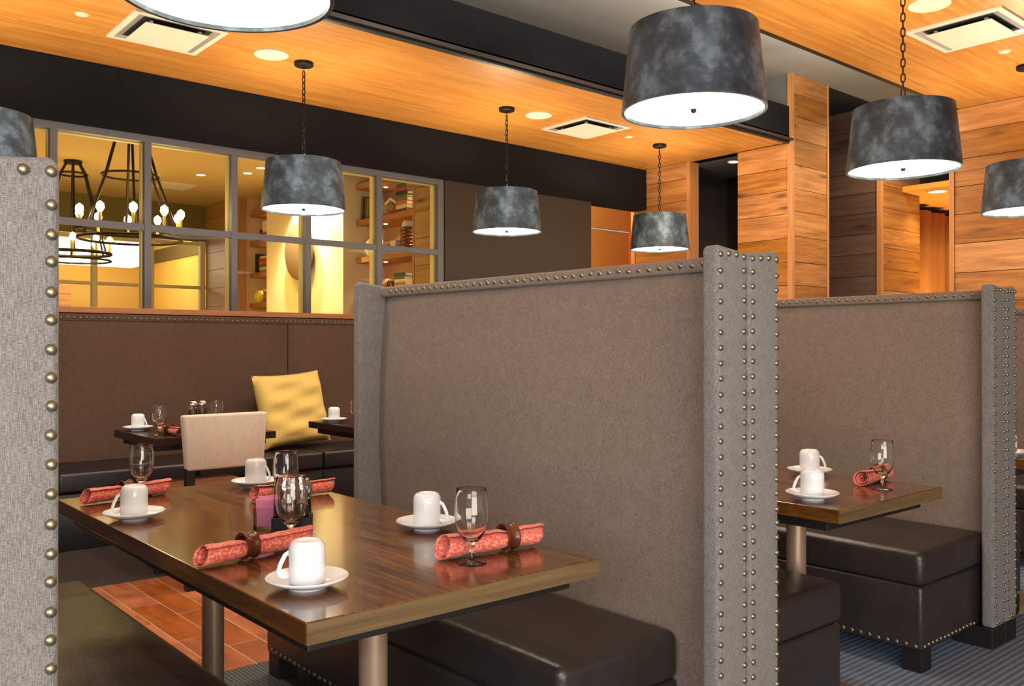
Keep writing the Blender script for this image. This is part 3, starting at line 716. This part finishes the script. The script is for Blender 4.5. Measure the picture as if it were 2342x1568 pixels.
# ------------------------------------------------------------------ pendants
def chain_link_mesh():
    mb = MB(); pts = []
    for k in range(16):
        a = 2 * PI * k / 16; pts.append((0.0105 * math.cos(a), 0, 0.019 * math.sin(a) + (0.006 if math.sin(a) > 0 else -0.006)))
    mb.tube(pts, 0.0036, 6, True)
    o = mb.build('chain_link', IRON, smooth=True); me = o.data; bpy.data.objects.remove(o); return me
LINK = chain_link_mesh()
def pendant(label, x, y, zb=2.2, chain_to=ZC, canopy=True):
    t = thing('drum_pendant', label, 'pendant lamp', (x, y, zb), 0, 'mottled gunmetal drum pendants')
    rb, rt, H = 0.29, 0.256, 0.335
    MB().lathe([(rb - 0.004, 0.0), (rb, 0.0), (rt, H), (rt - 0.006, H + 0.002), (rt - 0.012, H - 0.004), (rb - 0.012, 0.012), (rb - 0.012, 0.0), (rb - 0.004, 0.0)], 64).build('shade', PATINA, t, smooth=True)
    MB().lathe([(0, 0.012), (rb - 0.012, 0.012)], 48).build('diffuser', DIFFUSER, t)
    MB().lathe([(0, -0.004), (0.007, -0.004), (0.012, 0.004), (0.012, 0.011)], 16).build('finial', IRON, t, smooth=True)
    m = MB()
    for k in range(3):
        a = 2 * PI * k / 3 + 0.4; m.tube([(0, 0, H - 0.01), ((rt - 0.012) * math.cos(a), (rt - 0.012) * math.sin(a), H - 0.01)], 0.004, 6)
    m.build('spider', IRON, t)
    MB().tube([(0, 0, 0.02), (0, 0, H)], 0.006, 8).build('stem', IRON, t)
    MB().tube([(0.012 * math.cos(2 * PI * k / 12), 0, H + 0.014 + 0.012 * math.sin(2 * PI * k / 12)) for k in range(12)], 0.003, 6, True).build('loop', IRON, t)
    z = H + 0.04; k = 0
    while z < chain_to - zb - 0.04:
        obj('chain_link', LINK, t, (0, 0, z), (0, 0, 0.35 + (k % 2) * PI / 2)); z += 0.041; k += 1
    if canopy:
        zt = chain_to - zb
        MB().lathe([(0, zt), (0.066, zt), (0.066, zt - 0.022), (0.060, zt - 0.028), (0.012, zt - 0.030), (0.008, zt - 0.045), (0, zt - 0.045)], 32).build('canopy', IRON, t, smooth=True)
    light('pendant_bulb', 'POINT', (x, y, zb + 0.2), 42.0, (1.0, 0.78, 0.48), 0.05)
    return t
pendant('dark drum pendant nearest along the windows, in front of the shelving', 2.93, 5.65)
pendant('dark drum pendant before the plain brown wall, second of the window row', 4.77, 5.635)
pendant('smallest-looking dark drum pendant at the far end of the window row', 6.77, 5.68)
pendant('dark drum pendant partly hidden behind the nearest booth end at far left', 0.97, 5.65)
pendant('large dark drum pendant in the top centre with its whole round diffuser showing', 2.90, 2.256, chain_to=ZC)
pendant('dark drum pendant in front of the smoked oak recess at right', 4.72, 2.27)
pendant('dark drum pendant cut off by the right edge of the photo', 6.83, 2.40)
pendant('drum pendant above the near table of which only the bright underside shows at top left', 0.975, 2.33)

# ------------------------------------------------------------------ booth benches
def nail_mesh():
    mb = MB(); mb.lathe([(0, 0.0058), (0.0042, 0.0050), (0.0070, 0.0030), (0.0082, 0.0)], 12)
    o = mb.build('nailhead', BRASS, smooth=True); me = o.data; bpy.data.objects.remove(o); return me
NAIL = nail_mesh()
NS = random.Random(5)
def nail(par, p, n):
    q = Vector(n).to_track_quat('Z', 'Y').to_euler()
    o = obj('nailhead', NAIL, par, (p[0] + NS.uniform(-0.0008, 0.0008), p[1] + NS.uniform(-0.0008, 0.0008) * (0 if abs(n[1]) > .5 else 1), p[2] + NS.uniform(-0.002, 0.002)), q)
def bench(label, split, s, y0, L, wing_u, front_u, seat_v0, seat_top, seat_v1=None, panel_u=0.035, end_nails=True, mid_w=None):
    """one booth bench; s is the x direction it faces; local origin at the near end of the shared wall plane"""
    t = thing('booth_bench', label, 'booth bench', (split, y0, 0))
    X = lambda u: s * u
    def bx(mb, u0, u1, v0, v1, z0, z1, bev=0, seg=2): return mb.box(min(X(u0), X(u1)), max(X(u0), X(u1)), v0, v1, z0, z1, bev, seg)
    # back panel with a soft profile
    pu = panel_u
    prof = [(0.002, 0.09), (pu - 0.01, 0.09), (pu - 0.01, 0.45), (pu + 0.012, 0.62), (pu + 0.022, 0.85), (pu + 0.014, 1.15), (pu + 0.002, 1.36), (pu - 0.006, 1.43), (pu - 0.012, 1.452), (0.002, 1.452)]
    mb = MB()
    def pf(a, b):
        v = 0.05 + (L - 0.10) * a; zz = 0.10 + 1.352 * b
        import bisect
        u = pu
        pts = [(0.10, pu - 0.010), (0.45, pu - 0.010), (0.62, pu + 0.012), (0.85, pu + 0.024), (1.15, pu + 0.016), (1.36, pu + 0.002), (1.43, pu - 0.004), (1.452, pu - 0.014)]
        for (z0, u0), (z1, u1) in zip(pts, pts[1:]):
            if z0 <= zz <= z1 + 1e-6: u = u0 + (u1 - u0) * (zz - z0) / (z1 - z0); break
        e = min(a, 1 - a) * (L - 0.1)
        u -= 0.016 * math.exp(-e / 0.035)
        u += 0.0025 * math.sin(zz * 9 + a * 7) * math.sin(a * 11 + 1.0)
        return (X(u), v, zz)
    mb.grid(36, 36, pf)
    pan = mb.build('back_panel', LINEN_BROWN, t, smooth=True)
    bx(MB(), 0.002, pu - 0.03, 0.05, L - 0.05, 0.09, 1.455).build('panel_core', LINEN_BROWN, t)
    bx(MB(), 0.002, pu + 0.004, 0.045, L - 0.045, 1.452, 1.492, 0.008, 3).build('top_rail', LINEN_BROWN, t, smooth=True)
    n = int((L - 0.16) / 0.0385)
    for k in range(n): nail(t, (X(pu + 0.003), 0.08 + k * 0.0385, 1.472), (s, 0, 0))
    # wings
    zt = 1.505
    for (v0, v1, nm) in ((0.0, 0.052, 'wing'), (L - 0.052, L, 'wing')):
        mb = MB(); bx(mb, 0.0015, wing_u, v0, v1, 0.085, zt, 0.013, 4)
        for v in mb.bm.verts:
            if v.co.z > 1.40: v.co.z += 0.016 * math.sin(PI * min(1, max(0, abs(v.co.x) / wing_u))) - 0.012 * (abs(v.co.x) < 0.02)
        mb.build(nm, LINEN, t, smooth=True)
    # block foot under the near wing
    bx(MB(), 0.004, wing_u + 0.006, 0.004, 0.16, 0.0, 0.085, 0.003).build('foot', BLACKWOOD, t)
    if end_nails:
        u1, u2 = 0.017, wing_u - 0.012
        k = 0; z = 1.448
        while z > 0.12:
            nail(t, (X(u1), -0.0005, z), (0, -1, 0)); nail(t, (X(u2), -0.0005, z - 0.004), (0, -1, 0)); z -= 0.0395
        for q in range(4):
            f = q / 3.0; nail(t, (X(u1 + (u2 - u1) * f), -0.0005, 1.487 - 0.004 * (q == 0)), (0, -1, 0))
        for q in range(1, 4): nail(t, (X(u1 + (u2 - u1) * q / 4), -0.0005, 0.105), (0, -1, 0))
    # seat
    v1 = seat_v1 if seat_v1 else L + 0.05; zs = seat_top
    bx(MB(), 0.03, front_u - 0.006, seat_v0 + 0.006, v1 - 0.006, 0.085, zs - 0.135, 0.014, 3).build('seat_base', LEATHER, t, smooth=True)
    mb = MB(); u0 = pu - 0.004
    bx(mb, 0.03, front_u, seat_v0, v1, zs - 0.137, zs, 0.03, 5)
    bmesh.ops.subdivide_edges(mb.bm, edges=[e for e in mb.bm.edges if e.calc_length() > 0.3], cuts=6, use_grid_fill=True)
    for v in mb.bm.verts:
        if v.co.z > zs - 0.02:
            a = (v.co.y - seat_v0) / (v1 - seat_v0); b = (abs(v.co.x) - 0.03) / (front_u - 0.03)
            v.co.z += 0.012 * math.sin(PI * min(1, max(0, a))) * math.sin(PI * min(1, max(0, b)))
    mb.build('seat_cushion', LEATHER, t, smooth=True)
    z = 0.103; y = seat_v0 + 0.03
    while y < v1 - 0.02:
        nail(t, (X(front_u - 0.0065), y, z), (s, 0, 0)); y += 0.037
    u = wing_u + 0.03
    while u < front_u - 0.02:
        nail(t, (X(u), seat_v0 + 0.0065, z), (0, -1, 0)); u += 0.0345
    for v in (seat_v0 + 0.01, v1 - 0.09):
        mb = MB(); bx(mb, front_u - 0.095, front_u - 0.015, v, v + 0.08, 0.0, 0.086, 0.002)
        mb.build('leg', BLACKWOOD, t)
    return t
bench('booth bench at the far left edge, its grey nailhead-studded end nearest the camera', 0.19, 1, 1.33, 1.85, 0.135, 0.67, 0.15, 0.47)
bench('booth bench with tall back directly behind the near laid table', 1.988, -1, 1.37, 1.79, 0.130, 0.488, 0.20, 0.467, panel_u=0.030)
bench('booth bench backing onto the centre partition, facing the second table', 1.992, 1, 1.37, 1.79, 0.140, 0.752, 0.15, 0.48)
bench('booth bench at the right with its whole leather base and block legs showing', 4.028, -1, 1.50, 1.79, 0.124, 0.635, 0.06, 0.466, panel_u=0.03)
bench('booth bench facing away behind the right-hand partition, only a sliver showing', 4.032, 1, 1.50, 1.79, 0.110, 0.52, 0.12, 0.48)
bench('booth bench furthest right, its brown back visible at the right edge', 6.06, -1, 1.50, 1.79, 0.130, 0.60, 0.10, 0.466)

# ------------------------------------------------------------------ tables
def pedestal_table(label, x0, x1, y0, y1, topm, legs,  zt=0.76, th=0.042, name='dining_table'):
    cx, cy = (x0 + x1) / 2, (y0 + y1) / 2
    t = thing(name, label, 'table', (cx, cy, 0))
    hw, hl = (x1 - x0) / 2, (y1 - y0) / 2
    MB().box(-hw, hw, -hl, hl, zt - th, zt, 0.003, 2).build('tabletop', topm, t)
    if topm is TABLEWOOD:
        for v0, v1 in ((-hl - 0.0015, -hl + 0.004), (hl - 0.004, hl + 0.0015)):
            MB().box(-hw + 0.001, hw - 0.001, v0, v1, zt - th + 0.001, zt - 0.002).build('edge_band', TABLE_EDGE, t)
    MB().box(-hw + 0.035, hw - 0.035, -hl + 0.06, hl - 0.06, zt - th - 0.034, zt - th, 0.002).build('underframe', BLACKWOOD, t)
    for (lx, ly) in legs:
        MB().lathe([(0.034, 0.02), (0.034, zt - th - 0.042)], 32, c=(lx - cx, ly - cy, 0)).build('leg', STEEL if topm is TABLEWOOD else IRON, t, smooth=True)
        MB().lathe([(0, zt - th - 0.044), (0.09, zt - th - 0.044), (0.09, zt - th - 0.034), (0, zt - th - 0.034)], 24, c=(lx - cx, ly - cy, 0)).build('mounting_plate', BLACKWOOD, t)
        MB().lathe([(0, 0.022), (0.035, 0.022), (0.25, 0.010), (0.26, 0.006), (0.26, 0.0), (0, 0.0)], 48, c=(lx - cx, ly - cy, 0)).build('base_disc', STEEL if topm is TABLEWOOD else IRON, t, smooth=True)
    return t
pedestal_table('near dark walnut table set with four cups and rolled napkins', 0.752, 1.498, 1.44, 3.125, TABLEWOOD, [(1.126, 1.82), (1.126, 2.78)])
pedestal_table('walnut table in the second booth with two white cups', 2.482, 3.175, 1.39, 3.05, TABLEWOOD, [(2.83, 1.75), (2.83, 2.72)])
pedestal_table('table in the third booth of which only a corner shows at the right edge', 4.20, 4.95, 1.47, 3.1, TABLEWOOD, [(4.66, 1.85), (4.66, 2.75)])
pedestal_table('dark square table behind the cream chair by the window bench', 1.64, 2.34, 4.85, 5.53, TABLEWOOD_DK, [(1.99, 5.19)])
pedestal_table('dark square table half hidden behind the centre booth by the window bench', 2.80, 3.50, 4.64, 5.33, TABLEWOOD_DK, [(3.15, 4.99)])

# ------------------------------------------------------------------ window bench, cushion, chair
wb = thing('window_banquette', 'long built-in bench with brown padded back under the dining room windows', 'banquette', (3.4, 6.5, 0))
def seg_panel(x0, x1):
    mb = MB()
    def f(a, b):
        x = x0 + (x1 - x0) * a; z = 0.44 + 0.985 * b
        e = min(a, 1 - a) * (x1 - x0); y = -0.02 - 0.025 * (1 - math.exp(-e / 0.04)) * math.sin(PI * min(1, b * 1.0 + 0.02)) ** 0.3 - 0.01
        return (x, y, z)
    mb.grid(24, 16, f)
    return mb
for a, b in ((-3.2, -1.98), (-1.98, -0.18), (-0.18, 1.62), (1.62, 3.37)):
    seg_panel(a + 0.003, b - 0.003).build('back_panel', LINEN_BACK, wb, smooth=True)
MB().box(-3.3, 3.37, -0.02, 0.10, 0.0, 1.44).build('core', BLACKWOOD, wb)
MB().box(-3.3, 3.37, -0.035, 0.10, 1.425, 1.475, 0.008, 3).build('top_rail', LINEN_BACK, wb, smooth=True)
for k in range(125): nail(wb, (-2.45 + k * 0.0395, -0.0355, 1.448), (0, -1, 0))
for a, b in ((-3.3, -1.98), (-1.98, -0.18), (-0.18, 1.62), (1.62, 3.37)):
    MB().box(a + 0.003, b - 0.003, -0.62, -0.03, 0.35, 0.48, 0.025, 4).build('seat_cushion', LEATHER_BACK, wb, smooth=True)
    MB().box(a + 0.003, b - 0.003, -0.60, -0.03, 0.0, 0.348, 0.008).build('seat_base', LEATHER_BACK, wb, smooth=True)

def cushion(loc, w, h, th, rot, label):
    mb = MB(); n = 22
    def side(sg):
        V = []
        for i in range(n + 1):
            row = []
            for j in range(n + 1):
                a = i / n * 2 - 1; b = j / n * 2 - 1
                e = (1 - abs(a) ** 4) * (1 - abs(b) ** 4); pin = 1 - 0.05 * (1 - a * a) * (abs(b) > 0) * abs(b) ** 3
                pin2 = 1 - 0.06 * (1 - b * b) * abs(a) ** 3; pin1 = 1 - 0.06 * (1 - a * a) * abs(b) ** 3
                crease = 0.012 * math.sin(b * 9 + a * 3 + 1.2) * e + 0.008 * math.sin(a * 4 - b * 14) * e
                y = sg * (th / 2 * max(e, 0) ** 0.42 + crease * (sg < 0))
                row.append((a * w / 2 * pin2, y, b * h / 2 * pin1))
            V.append(row)
        return V
    A = side(-1); B = side(1)
    va = [[mb.bm.verts.new(p) for p in r] for r in A]; vb = [[mb.bm.verts.new(p) for p in r] for r in B]
    for V in (va, vb):
        for i in range(n):
            for j in range(n): mb.bm.faces.new((V[i][j], V[i + 1][j], V[i + 1][j + 1], V[i][j + 1]))
    bmesh.ops.remove_doubles(mb.bm, verts=mb.bm.verts, dist=1e-4)
    o = mb.build('cushion', GOLD, loc=loc, smooth=60); o.rotation_euler = rot
    return tag(o, label, 'cushion')
cushion((3.14, 6.24, 0.78), 0.60, 0.56, 0.17, (R(-14), R(-3), R(8)), 'square gold scatter cushion leaning on the window bench back')

ch = thing('dining_chair', 'cream upholstered side chair seen from behind at the small dark table', 'chair', (1.905, 4.55, 0), 0)
mb = MB().box(-0.228, 0.228, -0.03, 0.03, 0.615, 0.90, 0.014, 3)
for v in mb.bm.verts: v.co.x *= 1 - 0.09 * (0.90 - v.co.z) / 0.285
mb.build('backrest', CREAM, ch, smooth=True)
MB().box(-0.22, 0.22, 0.045, 0.50, 0.45, 0.515, 0.02, 3).build('seat', COGNAC, ch, smooth=True)
MB().box(-0.21, 0.21, 0.02, 0.49, 0.40, 0.45, 0.003).build('seat_frame', BLACKWOOD, ch)
for sx in (-0.185, 0.185):
    MB().box(sx - 0.022, sx + 0.022, -0.02, 0.025, 0.0, 0.63, 0.003).build('leg', BLACKWOOD, ch)
    MB().box(sx - 0.02, sx + 0.02, 0.44, 0.48, 0.0, 0.36, 0.003).build('leg', BLACKWOOD, ch)

# ------------------------------------------------------------------ tableware
CUPP = [(0.0, 0.0), (0.0345, 0.0), (0.0365, 0.002), (0.0372, 0.06), (0.0365, 0.074), (0.031, 0.083), (0.0265, 0.0855), (0.0255, 0.0855), (0.0245, 0.082), (0.0, 0.0815)]
SAUP = [(0.0, 0.0), (0.038, 0.0), (0.040, 0.006), (0.060, 0.010), (0.083, 0.0215), (0.0835, 0.0235), (0.082, 0.0245), (0.060, 0.0145), (0.040, 0.0105), (0.0, 0.0105)]
def coffee_cup(label, x, y, z, rz):
    t = thing('coffee_cup', label, 'cup', (x, y, z + 0.0112), rz, 'upturned white coffee cups')
    MB().lathe(CUPP, 40).build('cup_body', PORCELAIN, t, smooth=50)
    MB().tube([(0.034, 0, 0.063), (0.044, 0, 0.056), (0.053, 0, 0.038), (0.057, 0, 0.024), (0.054, 0, 0.015), (0.046, 0, 0.011), (0.0355, 0, 0.014)], 0.0027, 10, flat=1.7).build('handle', PORCELAIN, t, smooth=True)
    return t
def saucer(label, x, y, z):
    t = MB().lathe(SAUP, 56).build('saucer', PORCELAIN, loc=(x, y, z), smooth=50)
    return tag(t, label, 'saucer', 'white saucers')
ZT = 0.76
RA = R(-40.585)           # direction of image right as a heading
sets = [('nearest white coffee cup upside down at the front left corner of the near table', 'white saucer under the nearest coffee cup', 0.866, 1.653, ZT, RA + PI + 0.15),
        ('white upside-down coffee cup at the far left corner of the near table', 'white saucer under the cup at the far left corner of the near table', 0.834, 2.627, ZT, RA + PI + 0.3),
        ('white upside-down coffee cup left of the nearest goblet', 'white saucer under the cup left of the nearest goblet', 1.391, 1.976, ZT, RA - 0.2),
        ('white upside-down coffee cup at the near table\'s far end, before the cream chair', 'white saucer at the near table\'s far end, before the cream chair', 1.354, 2.964, ZT, RA - 0.3),
        ('front white coffee cup on the second booth table', 'front white saucer on the second booth table', 2.602, 1.551, ZT, RA + PI - 0.35),
        ('rear white coffee cup on the second booth table', 'rear white saucer on the second booth table', 3.09, 1.853, ZT, RA - 0.2),
        ('white coffee cup on the left corner of the dark table behind the cream chair', 'white saucer on the left corner of the dark table behind the cream chair', 1.735, 5.40, ZT, RA - 0.2),
        ('white coffee cup on the dark table beside the gold cushion', 'white saucer on the dark table beside the gold cushion', 2.90, 5.17, ZT, RA + 2.0),
        ('white coffee cup on the third booth table at the right edge', 'white saucer at the right edge on the third booth table', 4.32, 1.60, ZT, RA + 1.0)]
cup0 = None
for (cl, sl, x, y, z, rz) in sets:
    if cup0 is None: cup0 = coffee_cup(cl, x, y, z, rz); sau0 = saucer(sl, x, y, z)
    else:
        dup(cup0, (x, y, z + 0.0112), rz, cl)
        s_ = sau0.copy(); COL.objects.link(s_); s_.location = (x, y, z); s_['label'] = sl

def goblet(label, x, y, z=ZT):
    mb = MB()
    outer = [(0, 0), (0.0345, 0), (0.0352, 0.0015), (0.030, 0.0035), (0.012, 0.006), (0.006, 0.012), (0.0048, 0.022), (0.0055, 0.036), (0.010, 0.044), (0.022, 0.056), (0.033, 0.074), (0.0385, 0.098), (0.0385, 0.122), (0.0362, 0.150), (0.0345, 0.168)]
    inner = [(0.0332, 0.168), (0.0349, 0.150), (0.0371, 0.122), (0.0371, 0.098), (0.0315, 0.076), (0.0205, 0.0595), (0.008, 0.051), (0, 0.050)]
    mb.lathe(outer + [(0.0339, 0.1688)] + inner, 48)
    o = mb.build('water_goblet', GLASS, loc=(x, y, z), smooth=True)
    return tag(o, label, 'glass', 'clear stemmed water goblets')
gob0 = goblet('clear stemmed water goblet at the near right corner of the near table', 1.247, 1.597)
def gcopy(label, x, y, z=ZT):
    c = gob0.copy(); COL.objects.link(c); c.location = (x, y, z); c['label'] = label; return c
gcopy('clear water goblet behind the far left cup on the near table', 0.985, 3.03)
gcopy('clear water goblet behind the shakers, before the far right napkin', 1.255, 2.535)
gcopy('clear water goblet standing in front of the salt and pepper shakers', 1.028, 2.048)
gcopy('clear water goblet on the second booth table', 2.963, 1.50)
gcopy('clear water goblet beside the napkin on the dark table behind the cream chair', 1.735, 5.035)
gcopy('clear water goblet rising behind the cream chair back', 2.18, 5.34)
gcopy('clear water goblet half hidden by the centre booth on the far right table', 2.87, 4.83)

# rolled napkins
def napkin(label, p0, p1, r=0.021, ring=0.55, z=ZT, ringr=0.026):
    p0 = Vector((*p0, 0)); p1 = Vector((*p1, 0)); d = p1 - p0; L = d.length
    t = thing('rolled_napkin', label, 'napkin', (*((p0 + p1) / 2).xy, z), math.atan2(d.y, d.x))
    mb = MB(); n = 26; turns = 2.3; seg = 60
    rs = random.Random(int(L * 1e5))
    ph = rs.random() * 6
    for side in (0,):
        V = []
        for i in range(n + 1):
            a = i / n; x = -L / 2 + L * a
            g = 1 - 0.22 * math.exp(-((a - ring) / 0.06) ** 2) + 0.14 * (abs(a - ring) / 0.5) ** 1.5
            row = []
            for k in range(seg + 1):
                th = turns * 2 * PI * k / seg + ph * 0.1
                rr = r * g * (0.38 + 0.62 * k / seg)
                x2 = x + (0.012 * (k / seg - 0.5) * (1 if a > 0.5 else -1)) * (abs(a - 0.5) * 2) ** 6 + 0.010 * math.sin(th) * (a < 0.02 or a > 0.98)
                row.append(mb.bm.verts.new((x2, rr * math.cos(th) * 1.12, ringr * 0.0 + r * 1.15 + rr * math.sin(th) * 0.93 + 0.0008 * math.sin(a * 40 + th * 3))))
            V.append(row)
        for i in range(n):
            for k in range(seg): mb.bm.faces.new((V[i][k], V[i + 1][k], V[i + 1][k + 1], V[i][k + 1]))
    zmin = min(v.co.z for v in mb.bm.verts)
    bmesh.ops.translate(mb.bm, verts=mb.bm.verts, vec=(0, 0, -zmin + 0.0015))
    zc = r * 1.15 - zmin + 0.0015
    o = mb.build('cloth_roll', NAPKIN, t, smooth=60)
    so = o.modifiers.new('thick', 'SOLIDIFY'); so.thickness = 0.0016
    Mr = Matrix.Translation((-L / 2 + L * ring, 0, max(zc, ringr + 0.002))) @ Matrix.Rotation(R(90), 4, 'Y')
    MB().lathe([(r * 0.98, -0.0155), (ringr + 0.001, -0.016), (ringr + 0.001, -0.012), (ringr - 0.003, -0.006), (ringr - 0.0035, 0.0), (ringr - 0.003, 0.006), (ringr + 0.001, 0.012), (ringr + 0.001, 0.016), (r * 0.98, 0.0155), (r * 0.94, 0.0), (r * 0.98, -0.0155)], 36, M=Mr).build('napkin_ring', RINGWOOD, t, smooth=True)
    return t
napkin('rolled coral napkin in a wooden ring before the shakers, left of the nearest cup', (0.762, 1.945), (1.035, 1.985), ring=0.42, r=0.0255, ringr=0.030)
napkin('rolled coral napkin in a wooden ring behind the nearest goblet', (1.215, 1.660), (1.475, 1.630), r=0.0275, ring=0.68, ringr=0.0315)
napkin('rolled coral napkin at the far left of the near table behind a cup', (0.795, 2.955), (1.055, 3.01), ring=0.48, r=0.0255, ringr=0.030)
napkin('rolled coral napkin at the far right of the near table behind the shakers', (1.215, 2.665), (1.480, 2.665), ring=0.62, r=0.025, ringr=0.0295)
napkin('rolled coral napkin on the second booth table behind the goblet', (2.985, 1.585), (3.20, 1.60), ring=0.62, r=0.025, ringr=0.028)
napkin('rolled coral napkin on the dark table beside the cream chair', (1.775, 5.12), (1.80, 4.905), ring=0.45, r=0.024, ringr=0.027)
napkin('rolled coral napkin on the far right dark table', (2.90, 4.78), (3.05, 4.70), ring=0.5, r=0.022)

# condiments on the near table
cad = thing('condiment_caddy', 'black open caddy holding the shakers on the near table', 'caddy', (1.098, 2.179, ZT), RA + 0.1)
MB().box(-0.046, 0.046, -0.035, 0.035, 0, 0.006, 0.001).build('base', BLACKWOOD, cad)
MB().box(-0.046, 0.046, -0.038, -0.034, 0.0, 0.042, 0.001).box(-0.046, 0.046, 0.034, 0.038, 0.0, 0.042, 0.001).box(-0.049, -0.046, -0.038, 0.038, 0, 0.042, 0.001).box(0.046, 0.049, -0.038, 0.038, 0, 0.042, 0.001).build('side_wall', BLACKWOOD, cad)
GRAINS = {'salt': mat('salt_grains', (240, 240, 238), 0.8), 'pepper': mat('pepper_grains', (60, 50, 44), 0.9)}
ca, sa = math.cos(RA + 0.1), math.sin(RA + 0.1)
def shaker(label, lx, ly, fill):
    x = 1.098 + lx * ca - ly * sa; y = 2.179 + lx * sa + ly * ca
    t = thing('shaker', label, 'shaker', (x, y, ZT + 0.007))
    MB().lathe([(0, 0), (0.020, 0), (0.021, 0.004), (0.019, 0.068), (0.017, 0.072), (0.0155, 0.070), (0.0175, 0.006), (0, 0.004)], 28).build('glass_body', GLASS, t, smooth=True)
    MB().lathe([(0, 0.005), (0.0168, 0.0065), (0.0162, 0.045), (0, 0.046)], 20).build('contents', GRAINS[fill], t, smooth=True)
    MB().lathe([(0.0195, 0.068), (0.0200, 0.078), (0.0225, 0.088), (0.0215, 0.100), (0.015, 0.109), (0, 0.112)], 28).build('cap', CHROME, t, smooth=True)
    t.scale = (1.15, 1.15, 1.18)
    return t
sh = shaker('glass pepper shaker with domed chrome cap, left one in the caddy', -0.026, 0.0, 'pepper')
shaker('glass salt shaker with domed chrome cap, right one in the caddy', 0.026, 0.004, 'salt')
sg = thing('sugar_holder', 'square glass holder of pink sweetener packets left of the caddy', 'sugar holder', (1.062, 2.262, ZT), RA + 0.05)
m = MB(); m.box(-0.026, 0.026, -0.02, 0.02, 0, 0.006, 0.001)
m.box(-0.028, -0.025, -0.022, 0.022, 0, 0.058).box(0.025, 0.028, -0.022, 0.022, 0, 0.058).box(-0.025, 0.025, -0.022, -0.019, 0, 0.058).box(-0.025, 0.025, 0.019, 0.022, 0, 0.058)
m.build('glass_box', PANE, sg)
PINK = mat('pink_paper', (246, 150, 200), 0.7)
cg, sgn_ = math.cos(RA + 0.05), math.sin(RA + 0.05)
for k in range(6):
    ly = -0.0145 + k * 0.0058
    o = MB().box(-0.021, 0.021, -0.0016, 0.0016, 0.0, 0.072 + 0.003 * (k % 3), 0.0006).build('sweetener_packet', PINK, loc=(1.062 - ly * sgn_, 2.262 + ly * cg, ZT + 0.007))
    o.rotation_euler = (R(2 - k), R((-1) ** k * 3), RA + 0.05)
    tag(o, 'pink sweetener packet standing in the glass holder', 'sugar packet', 'pink sweetener packets')
cad2 = thing('condiment_caddy', 'black caddy on the far dark table behind the cream chair', 'caddy', (2.02, 5.22, ZT), 0.2)
MB().box(-0.05, 0.05, -0.03, 0.03, 0, 0.04, 0.002).build('tray', BLACKWOOD, cad2)
for i, (x, y, l) in enumerate(((1.99, 5.215, 'gold-capped shaker peeping over the chair back, left one'), (2.05, 5.225, 'gold-capped shaker peeping over the chair back, right one'))):
    t = dup(sh, (x, y, ZT + 0.041), None, l)
